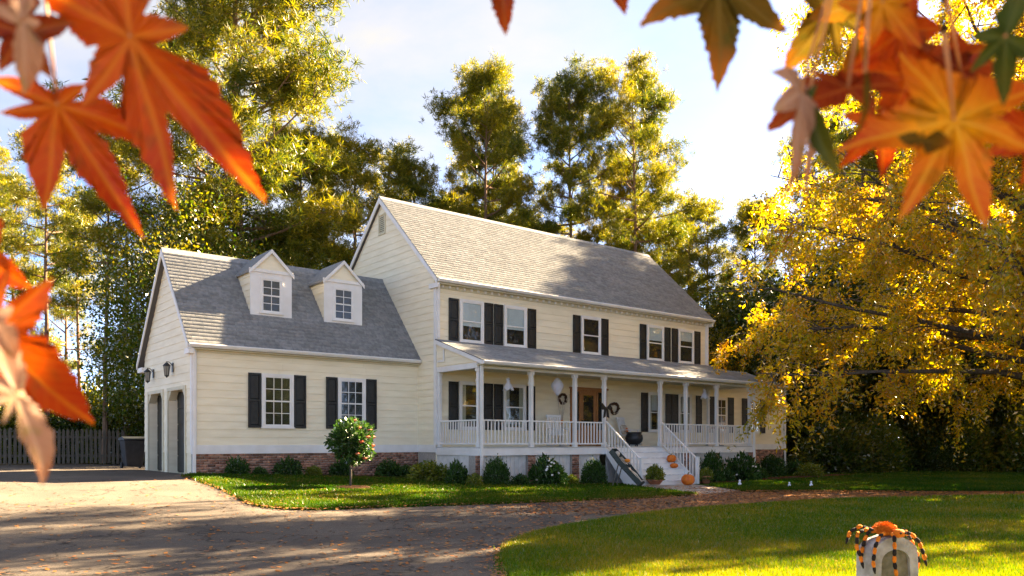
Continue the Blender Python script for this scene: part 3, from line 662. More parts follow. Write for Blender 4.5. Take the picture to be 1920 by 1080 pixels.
mrf = gable_roof('main_roof', XG-.13, XR+.13, E_MF, R_M, E_MB)
rake(XG-.132, E_MF, R_M, E_MB, -1); rake(XR+.132, E_MF, R_M, E_MB, 1)
gutter(H_, XG-.12, XR+.12, E_MF[0], E_MF[1]-.02)
MB().box(XG-.12, XG-.037, E_MF[0], YM+.25, 5.98, 6.135).build('eave_return', M['white'], H_)
MB().box(XR+.032, XR+.12, E_MF[0], YM+.25, 5.98, 6.135).build('eave_return', M['white'], H_)
downspout(H_, XG+.05, YM-.047, 6.12, 4.35); downspout(H_, XR-.05, YM-.047, 6.12, 4.25)
# --- right wing
E_WF = (21.85, 3.62); R_W = (24.3, 4.45); E_WB = (26.75, 3.62); sl_w = (R_W[1]-E_WF[1])/(R_W[0]-E_WF[0])
MB().prism([(YM, -.8), (26.4, -.8), (26.4, E_WB[1]+.3*sl_w-.14), (R_W[0], R_W[1]-.15), (YM, E_WF[1]+.25*sl_w-.14)], 'x', XR+.002, XW).build('side_wing', M['siding'], H_)
gable_roof('wing_roof', XR+.135, XW+.15, E_WF, R_W, E_WB)
gutter(H_, 29.2, XW+.14, E_WF[0], E_WF[1]-.02)
B('band_board', H_, M['white'], XR, XW+.03, YM-.045, YM+.05, BAND0, BAND1)
B('corner_board', H_, M['white'], XW-.11, XW+.035, YM-.04, YM+.08, BAND1, 3.45)
B('foundation', H_, M['mortar'], XR, XW, YM-.008, YM+.2, -.9, BAND0-.004)
bricks(H_, XR, XW, YM-.010, lambda x: gz(x, YM), BAND0-.006)
downspout(H_, XW+.07, YM-.042, 3.5, -.6)
# --- porch
DK = .76
B('porch_floor', H_, M['deck'], XG+.02, XR+.03, YP+.01, YM-.004, DK-.05, DK)
for k in range(26):                                          # floor board ends along the edge
    xx = XG+.05+k*(XR-XG-.1)/26; B('floor_board', H_, M['deck'], xx, xx+(XR-XG-.1)/26-.008, YP-.035, YP+.009, DK-.032, DK-.002)
B('porch_fascia', H_, M['white'], XG+.03, XR+.03, YP-.02, YP+.012, .50, DK-.034)
B('porch_fascia', H_, M['white'], XG+.002, XG+.03, YP-.02, YM-.0, .50, DK-.034)
B('porch_fascia', H_, M['white'], XR+.032, XR+.06, YP-.02, YM-.05, .50, DK-.034)
PX = [14.62, 16.72, 18.66, 20.07, 23.02, 24.51, 26.43, 28.66]
def post(x, y, w=.07):
    p = link('porch_post', None, H_, (x, y, DK))
    B('shaft', p, M['white'], x-w*.8, x+w*.8, y-w*.8, y+w*.8, DK+.001, 3.20)
    B('base_block', p, M['white'], x-w, x+w, y-w, y+w, DK, DK+.16); B('collar', p, M['white'], x-w*1.05, x+w*1.05, y-w*1.05, y+w*1.05, 2.80, 2.86)
    B('capital', p, M['white'], x-w*1.2, x+w*1.2, y-w*1.2, y+w*1.2, 3.10, 3.195)
YR = YP+.09
for x in PX: post(x, YR)
post(XG+.09, YM-.10, .06); post(XR-.04, YM-.12, .06)
def railing(p0, p1, z0a, z0b, h=.86, sp=.145):
    """top rail, bottom rail and balusters from p0 to p1, level or sloping"""
    p0, p1 = Vector((*p0, z0a)), Vector((*p1, z0b)); r = link('railing', None, H_, (p0+p1)/2); d = p1-p0; n = max(2, round(d.xy.length/sp))
    hor = Vector((d.x, d.y, 0)).normalized(); nr = Vector((-hor.y, hor.x, 0))
    for nm, za, zb, hw in (('top_rail', h-.045, h, .032), ('bottom_rail', .08, .125, .025)):
        MB().poly([p+nr*s*hw+Vector((0, 0, z)) for p in (p0, p1) for s in (-1, 1) for z in (za, zb)],
                  [(0, 1, 3, 2), (4, 6, 7, 5), (0, 4, 5, 1), (2, 3, 7, 6), (1, 5, 7, 3), (0, 2, 6, 4)]).build(nm, M['white'], r)
    for i in range(1, n):
        q = p0+d*(i/n); B('baluster', r, M['white'], q.x-.0165, q.x+.0165, q.y-.0165, q.y+.0165, q.z+.124, q.z+h-.044)
for i in range(7):
    if i != 3: railing((PX[i]+.07, YR), (PX[i+1]-.07, YR), DK, DK)
railing((PX[0]-.02, YR+.07), (PX[0]-.02, YM-.16), DK, DK); railing((PX[7], YR+.07), (PX[7], YM-.16), DK, DK)
# roof of the porch
PE, PT = (19.45, 3.42), (YM-.034, 4.30); sp_ = (PT[1]-PE[1])/(PT[0]-PE[0])
prf = MB().prism([PE, PT, (PT[0], PT[1]-.09), (PE[0], PE[1]-.09)], 'x', XG-.06, XR+.30).build('porch_roof', M['roof'], H_)
shingles(prf, (XG-.08, PE[0]-.03, PE[1]-.03*sp_+.004), XR-XG+.40, (0, 1, sp_), math.hypot(PT[0]-PE[0]+.02, (PT[0]-PE[0]+.02)*sp_))
gutter(H_, XG-.06, XR+.30, PE[0], PE[1]-.02)
B('porch_beam', H_, M['white'], XG-.01, XR+.05, YR-.075, YR+.075, 3.20, 3.37)
B('porch_beam', H_, M['white'], XG-.01, XG+.15, YR+.08, YM-.05, 3.20, 3.37)
B('porch_beam', H_, M['white'], XR-.10, XR+.05, YR+.08, YM-.05, 3.20, 3.37)
B('porch_ceiling', H_, M['soffit'], XG+.15, XR-.10, YR+.076, YM-.05, 3.34, 3.37)
B('soffit', H_, M['soffit'], XG-.05, XR+.28, PE[0]+.02, YR-.077, 3.28, 3.31)
tri = MB().prism([(YR, 3.371), (YM-.05, 3.371), (YM-.05, PT[1]-.10), (YR, PE[1]+(YR-PE[0])*sp_-.10)], 'x', XG+.0, XG+.08).build('porch_gable', M['siding'], H_)
def span_p(z): return max(YR, PE[0]+(z-PE[1]+.13)/sp_), YM-.06
siding_gable(tri, XG, 3.39, PT[1]-.14, span_p)
for yy0, yy1, z0, z1 in ((21.55, 21.62, 3.52, 3.92), (21.62, 21.95, 3.52, 3.58)): B('vent_trim', H_, M['white'], XG-.05, XG-.031, yy0, yy1, z0, z1)
MB().prism([(PE[0], PE[1]-.02), (PT[0], PT[1]-.02), (PT[0], PT[1]-.16), (PE[0], PE[1]-.14)], 'x', XG-.062, XG-.09).build('rake_board', M['white'], H_)
MB().prism([(PE[0], PE[1]-.02), (PT[0], PT[1]-.02), (PT[0], PT[1]-.16), (PE[0], PE[1]-.14)], 'x', XR+.302, XR+.33).build('rake_board', M['white'], H_)
for xx in (XG+.10, XR+.06):
    MB().box(xx-.04, xx+.04, YP-.10, YP-.03, float(gz(xx, YP)), 3.28).build('downspout', M['white'], H_)
# underneath: brick piers and white skirt panels
for i, x in enumerate(PX):
    if i in (3, 4): continue
    zg = float(gz(x, YP)); pr = B('brick_pier', H_, M['mortar'], x-.16, x+.16, YP+.05, YP+.40, zg-.1, .498)
    bricks(pr, x-.165, x+.165, YP+.05, lambda q: gz(q, YP), .495)
for i in range(7):
    a, b = PX[i]+.17, PX[i+1]-.17; zg = float(gz((a+b)/2, YP))
    sk = B('skirt_panel', H_, M['lattice'], a, b, YP+.16, YP+.18, zg-.1, .499); nb = max(3, round((b-a)/.16))
    for k in range(nb): B('plank', sk, M['lattice'], a+k*(b-a)/nb+.006, a+(k+1)*(b-a)/nb-.006, YP+.142, YP+.16, zg-.1, .498)
MB().box(XG+.04, XG+.06, YP+.42, YM, -.5, .499).build('skirt_panel', M['lattice'], H_)
# steps
NR = 7; rise = (DK+.60)/NR; run = .262; SX0, SX1 = 20.12, 22.97
for k in range(NR-1):
    zt = DK-(k+1)*rise; y1 = YP-.022-k*run; tr_ = link('step', None, H_, ((SX0+SX1)/2, y1-run/2, zt))
    B('tread', tr_, M['step'], SX0-.03, SX1+.03, y1-run-.03, y1, zt-.035, zt); B('riser', tr_, M['white'], SX0, SX1, y1-.012, y1-.001, zt, zt+rise-.036)
yb = YP-.022-(NR-1)*run
B('riser', H_, M['white'], SX0, SX1, yb-.0, yb+.012, -.68, DK-(NR-1)*rise-.036)
for x0_ in (SX0-.06, SX1+.005):
    MB().prism([(YP-.02, DK-.3), (YP-.02, DK-.04), (yb-.02, DK-(NR-1)*rise-.02), (yb-.02, -.68), (YP-.02-1.0, -.68)][::-1], 'x', x0_, x0_+.055).build('stringer', M['white'], H_)
for x in (PX[3], PX[4]):
    nw = link('newel_post', None, H_, (x, yb-.05, -.62)); B('shaft', nw, M['white'], x-.05, x+.05, yb-.10, yb-.0, -.66, .36); B('cap', nw, M['white'], x-.065, x+.065, yb-.115, yb+.015, .361, .40)
    railing((x, YP-.01), (x, yb-.0), DK+.0, DK-(NR-1)*rise-.12+.0, h=.90)
# front door with sidelights
ent = link('entrance', None, H_, (21.46, YM, DK)); y = YM
mb = MB(); mb.box(DO[0], DO[0]+.09, y-.075, y-.004, DK+.0, 2.93); mb.box(DO[1]-.09, DO[1], y-.075, y-.004, DK, 2.93); mb.box(DO[0]+.09, DO[1]-.09, y-.075, y-.004, 2.84, 2.93)
for xx in (20.98, 21.90): mb.box(xx-.04, xx+.04, y-.07, y-.004, DK, 2.84)
mb.build('door_frame', M['doorwood'], ent)
B('cornice', ent, M['doorwood'], DO[0]-.05, DO[1]+.05, y-.11, y-.032, 2.931, 3.0)
for a, b in ((DO[0]+.09, 20.94), (21.94, DO[1]-.09)):
    B('sidelight_panel', ent, M['doorwood'], a, b, y-.05, y-.005, DK, DK+.62); B('dark_sheet', ent, M['inside'], a, b, y-.02, y-.012, DK+.62, 2.84); B('pane', ent, M['glass'], a, b, y-.045, y-.043, DK+.621, 2.839)  # sidelights backed by sheets coloured as dark as an unlit hall
B('door_leaf', ent, M['doorwood'], 21.02, 21.86, y-.045, y-.006, DK+.02, 2.84)
for a, b, c, d in ((21.12, 21.40, DK+.15, DK+.62), (21.48, 21.76, DK+.15, DK+.62)): B('panel', ent, M['doorwood'], a, b, y-.058, y-.046, c, d)
B('dark_sheet', ent, M['inside'], 21.18, 21.70, y-.052, y-.0465, DK+.80, 2.70); B('pane', ent, M['glass'], 21.17, 21.71, y-.056, y-.054, DK+.79, 2.71)  # dark sheet stands for the unlit hall behind the door glass
MB().lathe([(0.001, 0), (.03, .005), (.03, .04), (.001, .05)], 10, (21.09, y-.075, DK+.95)).build('door_knob', M['black'], ent, True)

# ------------------------------------------------------------------ things on and around the porch
def wall_lantern(y, z, label):
    x = XL-.031; t = thing('wall_lantern', (x, y, z), label, 'lantern', 'lanterns above the garage doors')
    B('back_plate', t, M['black'], x-.02, x, y-.06, y+.06, z+.02, z+.30)
    MB().tube([(x-.02, y, z+.22), (x-.08, y, z+.30), (x-.14, y, z+.33), (x-.17, y, z+.30)], .012, 6).build('arm', M['black'], t)
    c = x-.17; MB().lathe([(.12, .20), (.115, .21), (.05, .28), (.02, .30), (.02, .33), (.001, .34)], 6, (c, y, z)).build('cap', M['black'], t)
    MB().lathe([(.055, -.08), (.085, .19)], 6, (c, y, z)).build('glass', M['glassblack'], t)
    mb = MB()
    for k in range(6):
        a = math.pi*2*k/6; mb.tube([(c+.06*math.cos(a), y+.06*math.sin(a), z-.08), (c+.092*math.cos(a), y+.092*math.sin(a), z+.20)], .009, 4)
    mb.build('cage', M['black'], t); MB().lathe([(.001, -.16), (.03, -.12), (.065, -.10), (.07, -.08)], 6, (c, y, z)).build('finial', M['black'], t)
wall_lantern(24.95, 2.98, 'black wall lantern nearer the corner of the garage gable')
wall_lantern(27.05, 2.94, 'black wall lantern farther back on the garage gable')

def ghost(px, py, Y, s, label):
    p = onY(px, py, Y); t = thing('ghost_ornament', p, label, 'ghost', 'white ghosts hanging from the porch ceiling')
    n = 18; prof = [(.001, .26), (.05, .25), (.075, .20), (.07, .15), (.055, .11), (.09, .04), (.15, -.08), (.20, -.20)] if s < 1 else [(.001, .26), (.07, .22), (.12, .15), (.17, .08), (.19, .0), (.15, -.10), (.08, -.19), (.02, -.25)]
    mb = MB(); pts = []
    for j, (r, z) in enumerate(prof):
        for k in range(n):
            a = 2*math.pi*k/n; w = 1+.16*math.sin(5*a)*max(0, (j-4)/3); zz = z - (.05*math.sin(5*a+1)*max(0, (j-5)/2))
            pts.append((p.x+r*s*w*math.cos(a), p.y+r*s*w*math.sin(a), p.z+zz*s))
    mb.poly(pts, [(j*n+k, j*n+(k+1) % n, (j+1)*n+(k+1) % n, (j+1)*n+k) for j in range(len(prof)-1) for k in range(n)])
    mb.build('cloth', M['ghost'], t, True)
    for e in (-1, 1): MB().lathe([(.001, -.014*s), (.012*s, 0), (.001, .014*s)], 6, (p.x+e*.025*s, p.y-.072*s, p.z+.20*s)).build('eye', M['black'], t)
    B('string', t, M['ghost'], p.x-.004, p.x+.004, p.y-.004, p.y+.004, p.z+.26*s, 3.34)
ghost(953, 721, 20.6, .85, 'small white ghost ornament hanging in the first bay from the garage')
ghost(1045, 724, 20.6, 1.15, 'largest white ghost ornament hanging left of the front door')
ghost(1321, 739, 20.5, .85, 'white ghost ornament hanging at the far end of the porch')

def rocking_chair(x, y, rz, label):
    t = thing('rocking_chair', (x, y, DK), label, 'chair', 'white rocking chairs on the porch', rot=(0, 0, rz)); localize(t)
    B('seat', t, M['white'], -.26, .26, -.25, .25, .40, .43); r = math.radians(14)
    for k in range(6):
        xx = -.23+k*.092; o = B('back_slat', t, M['white'], xx-.03, xx+.03, -.01, .01, 0, .66); o.location = (xx, .25, .42); o.rotation_euler = (-r, 0, 0)
    o = B('top_rail', t, M['white'], -.28, .28, -.02, .02, 0, .09); o.location = (0, .41, 1.05); o.rotation_euler = (-r, 0, 0)
    for sx in (-.27, .27):
        B('leg', t, M['white'], sx-.02, sx+.02, -.24, -.20, .08, .62); B('leg', t, M['white'], sx-.02, sx+.02, .21, .25, .08, .62)
        B('armrest', t, M['white'], sx-.04, sx+.04, -.30, .27, .62, .65)
        MB().tube([(sx, -.42, .10), (sx, -.2, .045), (sx, .05, .03), (sx, .3, .05), (sx, .55, .13)], .022, 6).build('rocker', M['white'], t)
    return t
q = onY(1046, 800, 21.1); rocking_chair(q.x, 21.1, math.radians(-20), 'white rocking chair left of the front door behind the railing')
q = onY(1180, 800, 21.5); rc = rocking_chair(q.x, 21.5, math.radians(10), 'white rocking chair right of the front door behind the black pot')
pl = B('pillow', rc, M['bone'], -.2, .2, -.06, .06, 0, .36, bevel=.05); pl.location = (0, .20, .48); pl.rotation_euler = (-.25, 0, 0)
cm = MB().lathe([(.001, 0), (.07, .004), (.09, .012), (.07, .02), (.001, .022)], 14).mesh('motif', M['pumpkin']); mo = link('motif', cm, rc); mo.location = (0, .115, .64); mo.rotation_euler = (math.pi/2-.25, 0, 0)

p = onY(1189, 836, 20.55); t = thing('cauldron', (p.x, 20.55, DK), 'big round black pot standing at the top of the porch steps', 'pot')
MB().lathe([(.05, .06), (.20, .08), (.30, .18), (.335, .30), (.31, .42), (.26, .47), (.27, .50), (.30, .515), (.30, .535), (.25, .535), (.23, .47), (.001, .45)], 22, (p.x, 20.55, DK)).build('bowl', M['black'], t, True)
for k in range(3):
    a = k*2.094+.4; MB().tube([(p.x+.16*math.cos(a), 20.55+.16*math.sin(a), DK+.12), (p.x+.2*math.cos(a), 20.55+.2*math.sin(a), DK)], [.035, .02], 6).build('leg', M['black'], t)
for s in (-1, 1): MB().tube([(p.x+s*.28, 20.55, DK+.40), (p.x+s*.40, 20.55, DK+.43), (p.x+s*.40, 20.55, DK+.50), (p.x+s*.29, 20.55, DK+.52)], .014, 6).build('handle', M['black'], t)

def wreath(px, py, Y, R, label, bow):
    c = onY(px, py, Y); t = thing('wreath', (c.x, c.y, c.z-R), label, 'wreath'); mb = MB(); n = 26
    for q in range(7):
        ph = random.uniform(0, 6.28); pts = []
        for k in range(n+1):
            a = 2*math.pi*k/n; rr = R*.78+R*.14*math.cos(a*3+ph+q); pts.append((c.x+rr*math.cos(a), c.y-.03+.03*math.sin(a*4+ph), c.z+rr*math.sin(a)))
        mb.tube(pts, R*.09, 5, cap=False)
    mb.build('twig_ring', M['wreath'], t)
    for k in range(14):
        a = random.uniform(0, 6.28); s = random.uniform(.4, .8)*R*.28; o = (c.x+R*.8*math.cos(a), c.y-.08, c.z+R*.8*math.sin(a))
        MB().lathe([(.001, -s), (s*.8, -s*.3), (s, 0), (s*.7, s*.5), (.001, s*.8)], 6, o).build('flower', M[bow] if k % 3 else M['bone'], t)
wreath(1151, 766, YM-.06, .26, 'dark round wreath on the wall right of the front door', 'wreath')
wreath(1054, 748, YM-.06, .22, 'brown twig wreath on the wall left of the front door', 'wreath')
# black bow tied on the porch post at the head of the steps
c = Vector((PX[3], YR, 2.12)); t = thing('post_bow', (c.x, c.y, 1.75), 'black bow tied round the porch post at the left of the steps', 'bow')
MB().lathe([(.075, -.04), (.095, 0), (.075, .04)], 10, tuple(c)).build('knot', M['black'], t, True)
for s in (-1, 1):
    MB().prism([(c.x+s*.03, c.z), (c.x+s*.20, c.z+.16), (c.x+s*.24, c.z+.02), (c.x+s*.18, c.z-.08)], 'y', c.y-.13, c.y-.095).build('loop', M['black'], t)
    MB().prism([(c.x+s*.01, c.z-.02), (c.x+s*.08, c.z-.02), (c.x+s*.15, c.z-.36), (c.x+s*.05, c.z-.32)], 'y', c.y-.12, c.y-.09).build('tail', M['black'], t)
# bundle of corn stalks beside the door
p = onY(1052, 800, 21.8); t = thing('corn_stalk_bundle', (p.x, 21.8, DK), 'tall pale bundle of dry corn stalks left of the front door', 'corn stalks')
for k in range(11):
    a = random.uniform(0, 6.28); r = random.uniform(.02, .09); h = random.uniform(1.45, 1.8)
    MB().tube([(p.x+r*1.5*math.cos(a), 21.8+r*1.5*math.sin(a), DK), (p.x+r*.5*math.cos(a), 21.8+r*.5*math.sin(a), DK+.9), (p.x+r*2.4*math.cos(a), 21.8+r*2*math.sin(a), DK+h)], [.016, .014, .006], 5).build('stalk', M['bone'], t)
MB().lathe([(.075, .84), (.085, .90), (.075, .96)], 10, (p.x, 21.8, DK)).build('tie', M['orangecloth'], t)
# high round table near the far end
p = onY(1348, 800, 20.9); t = thing('bistro_table', (p.x, 20.9, DK), 'small round brown table near the far end of the porch', 'table')
MB().lathe([(.001, .74), (.36, .74), (.37, .76), (.36, .78), (.001, .78)], 20, (p.x, 20.9, DK)).build('table_top', M['doorwood'], t)
MB().lathe([(.03, .03), (.025, .4), (.03, .74)], 8, (p.x, 20.9, DK)).build('stem', M['black'], t); MB().lathe([(.22, 0), (.21, .02), (.03, .04)], 14, (p.x, 20.9, DK)).build('base', M['black'], t)

def pumpkin(x, y, z, r, label, squash=.8):
    t = thing('pumpkin', (x, y, z), label, 'pumpkin', 'pumpkins by the steps'); prof = []
    for k in range(11):
        a = math.pi*k/10; prof.append((max(.02*r, r*math.sin(a)**.8), r*squash*(1-math.cos(a)) - (r*.12 if k == 10 else 0)))
    MB().lathe(prof, 30, (x, y, z), rib=.13, ribn=10).build('shell', M['pumpkin'], t, True)
    MB().tube([(x, y, z+r*squash*1.85), (x+.01, y, z+r*squash*2.1), (x+.04*r/.2, y, z+r*squash*2.3)], [r*.14, r*.10, r*.12], 6).build('stem', M['stem'], t)
st = lambda k: (DK-(k+1)*rise, YP-.022-k*run-run*.5)             # tread height and middle
q = onY(1264, 860, 19.4); z3, y3 = st(1); z4, y4 = st(2); z6, y6 = st(4)
z3, y3 = st(2); z4, y4 = st(3)
pumpkin(onY(1259, 860, y3).x, y3, z3, .18, 'round orange pumpkin on the steps, uppermost of the three')
pumpkin(onY(1264, 878, y4).x, y4, z4, .15, 'small squat orange pumpkin on the step below the uppermost pumpkin', .6)
pumpkin(onY(1290, 890, 17.72).x, 17.72, float(gz(22.0, 17.72))+.012, .24, 'largest orange pumpkin at the foot of the steps')
p = ground_at(1324, 918); p = Vector((onY(1324, 910, 18.0).x, 18.0, 0)); p.z = float(gz(p.x, p.y))+.05
t = thing('flower_pot', p, 'terracotta pot with a yellow green plant right of the steps', 'pot')
MB().lathe([(.12, 0), (.17, .22), (.20, .22), (.20, .27), (.17, .27), (.16, .2), (.001, .2)], 16, tuple(p)).build('pot', M['terracotta'], t, True)
FLOWER_POT, FLOWER_POT_P = t, p
p2 = Vector((onY(1228, 915, 17.9).x, 17.9, 0)); p2.z = float(gz(p2.x, p2.y))+.05
t = thing('flower_pot', p2, 'low terracotta bowl of flowers at the left foot of the steps', 'pot')
MB().lathe([(.16, 0), (.27, .14), (.28, .14), (.28, .17), (.25, .17), (.22, .12), (.001, .12)], 16, tuple(p2)).build('pot', M['terracotta'], t, True)
FLOWER_BOWL, FLOWER_BOWL_P = t, p2

# open box propped on the grass by the steps with a bony figure lying in it
cb = Vector((onY(1172, 912, 17.55).x, 17.55, 0)); cb.z = float(gz(cb.x, cb.y))
t = thing('coffin_prop', cb, 'dark open coffin prop leaning on legs on the grass left of the steps', 'coffin', rot=(0, 0, math.radians(-70))); localize(t)
tilt = math.radians(47); ax = Vector((-math.cos(tilt), 0, math.sin(tilt))); nr = Vector((math.sin(tilt), 0, math.cos(tilt))); sd_ = Vector((0, 1, 0)); o0 = Vector((.50, 0, .06))
prof = [(0, .14), (.95, .27), (1.45, .17)]; out_ = [(u, w) for u, w in prof] + [(u, -w) for u, w in prof[::-1]]
def cpt(u, w, h): return o0+ax*u+sd_*w+nr*h
MB().poly([cpt(u, w, 0) for u, w in out_]+[cpt(u, w, .02) for u, w in out_], [tuple(range(5, -1, -1)), tuple(range(6, 12))]+[(i, (i+1) % 6, 6+(i+1) % 6, 6+i) for i in range(6)]).build('base_board', M['coffin'], t)
for i in range(6):
    (u0, w0), (u1, w1) = out_[i], out_[(i+1) % 6]; f_ = .93
    MB().poly([cpt(u0, w0, .0), cpt(u1, w1, .0), cpt(u1, w1, .17), cpt(u0, w0, .17), cpt(u0*.99+.01, w0*f_, .021), cpt(u1*.99+.01, w1*f_, .021), cpt(u1*.99+.01, w1*f_, .17), cpt(u0*.99+.01, w0*f_, .17)],
              [(0, 1, 2, 3), (7, 6, 5, 4), (3, 2, 6, 7), (0, 3, 7, 4), (1, 5, 6, 2), (4, 5, 1, 0)]).build('side_board', M['coffin'], t)
for s in (-.16, .16): MB().tube([tuple(cpt(.95, s, -.005)), (-.38, s*1.1, -.02)], .02, 5).build('leg', M['fence'], t)
cw = Matrix.Rotation(math.radians(-38), 3, 'Z')
t2 = thing('skeleton_prop', cb, 'pale skeleton prop lying in the open coffin by the steps', 'skeleton', rot=(0, 0, math.radians(-70))); localize(t2)
h0 = .09
mb = MB(); sk_c = cpt(1.25, 0, h0+.03); mb.lathe([(.02, -.10), (.05, -.08), (.075, -.02), (.085, .03), (.06, .08), (.001, .10)], 12, tuple(sk_c)); mb.build('skull', M['bone'], t2, True)
for s in (-1, 1): MB().lathe([(.001, -.015), (.018, 0), (.001, .015)], 6, tuple(sk_c+nr*.075+sd_*s*.032)).build('eye_socket', M['black'], t2)
MB().tube([cpt(1.14, 0, h0), cpt(1.0, 0, h0-.01), cpt(.78, 0, h0-.02), cpt(.62, 0, h0)], .018, 6).build('spine', M['bone'], t2)
for k in range(6):
    u = 1.10-k*.05; w = .11-.006*abs(k-2)
    MB().tube([cpt(u, 0, h0-.03), cpt(u, w, h0), cpt(u-.02, w*.8, h0+.07), cpt(u-.03, 0, h0+.085), cpt(u-.02, -w*.8, h0+.07), cpt(u, -w, h0), cpt(u, 0, h0-.03)], .010, 5, cap=False).build('rib', M['bone'], t2)
MB().tube([cpt(.66, -.09, h0+.02), cpt(.60, 0, h0), cpt(.66, .09, h0+.02)], .03, 6).build('pelvis', M['bone'], t2)
for s in (-1, 1):
    MB().tube([cpt(1.10, s*.12, h0), cpt(.90, s*.17, h0+.05), cpt(.74, s*.10, h0+.11)], [.02, .016, .014], 6).build('arm', M['bone'], t2)
    MB().tube([cpt(.62, s*.07, h0), cpt(.36, s*.08, h0+.05), cpt(.08, s*.06, h0+.03), cpt(.05, s*.06, h0+.11)], [.024, .022, .018, .016], 6).build('leg', M['bone'], t2)
MB().lathe([(.001, -.06), (.08, -.03), (.10, .02), (.05, .06), (.001, .07)], 9, tuple(cpt(.86, 0, h0+.14))).build('orange_bow', M['orangecloth'], t2)

# small white markers on the far grass
for px, py, s, lab in ((1387, 906, .15, 'small white figure standing on the grass near the porch end'), (1480, 908, .12, 'left one of two small white figures on the far grass'), (1521, 908, .14, 'right one of two small white figures on the far grass')):
    p = ground_at(px, py+7); p.z += .03; t = thing('lawn_figure', p, lab, 'figure', 'small white figures on the grass')
    MB().lathe([(s*.42, 0), (s*.40, .1), (s*.30, s*.7), (s*.22, s*.95)], 12, tuple(p), rib=.2, ribn=4).build('robe', M['ghost'], t, True)
    MB().lathe([(s*.10, s*.9), (s*.24, s*1.05), (s*.25, s*1.25), (s*.13, s*1.42), (.001, s*1.47)], 12, tuple(p)).build('head', M['ghost'], t, True)

# wheeled bin and picket fence at the back of the drive
p = foot(249, 28.5); t = thing('wheeled_bin', p, 'dark wheeled rubbish bin between fence and garage', 'bin')
mb = MB().poly([(p.x+sx*w, p.y+sy*w*1.1, p.z+z) for z, w in ((.06, .26), (1.0, .36)) for sx, sy in ((-1, -1), (1, -1), (1, 1), (-1, 1))], [(3, 2, 1, 0), (4, 5, 6, 7), (0, 1, 5, 4), (1, 2, 6, 5), (2, 3, 7, 6), (3, 0, 4, 7)]); mb.build('body', M['bin'], t, bevel=.02)
MB().prism([(p.y-.44, p.z+1.0), (p.y+.40, p.z+1.0), (p.y+.40, p.z+1.08), (p.y-.1, p.z+1.13), (p.y-.44, p.z+1.06)], 'x', p.x-.39, p.x+.39).build('lid', M['bin'], t)
MB().tube([(p.x-.3, p.y+.46, p.z+1.0), (p.x+.3, p.y+.46, p.z+1.0)], .02, 6).build('handle', M['bin'], t)
for s in (-.3, .3): MB().tube([(p.x+s-.03, p.y+.28, p.z+.11), (p.x+s+.03, p.y+.28, p.z+.11)], .11, 12).build('wheel', M['black'], t)
fa, fb = foot(-120, 30.5), foot(229, 34.5)
t = thing('picket_fence', fa, 'weathered grey picket fence across the back of the driveway', 'fence'); d = (fb-fa); n = int(d.length/.17); ang = math.atan2(d.y, d.x)
pk = MB().prism([(-.055, 0), (.055, 0), (.055, 1.36), (0, 1.46), (-.055, 1.36)], 'y', -.011, .011).mesh('picket', M['fence'])
for k in range(n+1):
    q = fa+d*(k/n); o = link('picket', pk, t, (q.x, q.y, float(gz(q.x, q.y))+.04+random.uniform(-.015, .015)), (0, random.uniform(-.012, .012), ang))
nrm = Vector((-d.y, d.x, 0)).normalized()
for zz in (.35, 1.12):
    a, b = fa+nrm*.035+Vector((0, 0, zz)), fb+nrm*.035+Vector((0, 0, zz))
    MB().poly([v+nrm*s*.02+Vector((0, 0, z)) for v in (a, b) for s in (-1, 1) for z in (0, .09)], [(0, 1, 3, 2), (4, 6, 7, 5), (0, 4, 5, 1), (2, 3, 7, 6), (1, 5, 7, 3), (0, 2, 6, 4)]).build('rail', M['fence'], t)
for k in range(0, n+1, 14):
    q = fa+d*(k/n)+nrm*.11; B('post', t, M['fence'], q.x-.05, q.x+.05, q.y-.05, q.y+.05, q.z, q.z+1.42)

M['shadestone'] = mat('shaded_panel_stone', (.12, .11, .07), (.22, .20, .14), rough=.95, scale=14, bump=.7, bscale=40, spec=.1)  # moss-grey panel stone, darkened to paint in the shade on its face
# ------------------------------------------------------------------ headstone prop with a striped spider in the foreground
D0 = 6.0; p = at(1664, HY, D0); p.z = float(gz(p.x, p.y)); topz = EYE-D0*(1003-HY)/F
face = math.atan2(-p.x, p.y)+math.radians(0)
t = thing('headstone', p, 'grey arched headstone prop standing on the foreground grass', 'headstone', rot=(0, 0, math.radians(-22))); localize(t)
Hh = topz-p.z; R_ = .205
def arch(R, h, zb=0., n=16): return [(-R*1.12, zb), (R*1.12, zb)] + [(R*math.cos(math.pi*k/n), h-R*.72+R*.72*math.sin(math.pi*k/n)) for k in range(n+1)]
def bumpy(o):
    bm = bmesh.new(); bm.from_mesh(o.data); bmesh.ops.triangulate(bm, faces=bm.faces); bmesh.ops.subdivide_edges(bm, edges=bm.edges, cuts=3, use_grid_fill=True)
    for v in bm.verts:
        v.co.x += .007*math.sin(v.co.z*31+v.co.y*17); v.co.y += .006*math.sin(v.co.x*37+v.co.z*23); v.co.z += .005*math.sin(v.co.x*29+v.co.y*11)*(v.co.z > .1)
    bm.to_mesh(o.data); bm.free()
    for f in o.data.polygons: f.use_smooth = False
bumpy(MB().prism(arch(R_, Hh), 'y', -.05, .08).build('slab', M['stone'], t))
fr_o, fr_i = arch(R_*.98, Hh-.006, .0), arch(R_*.62, Hh-.10, .16)
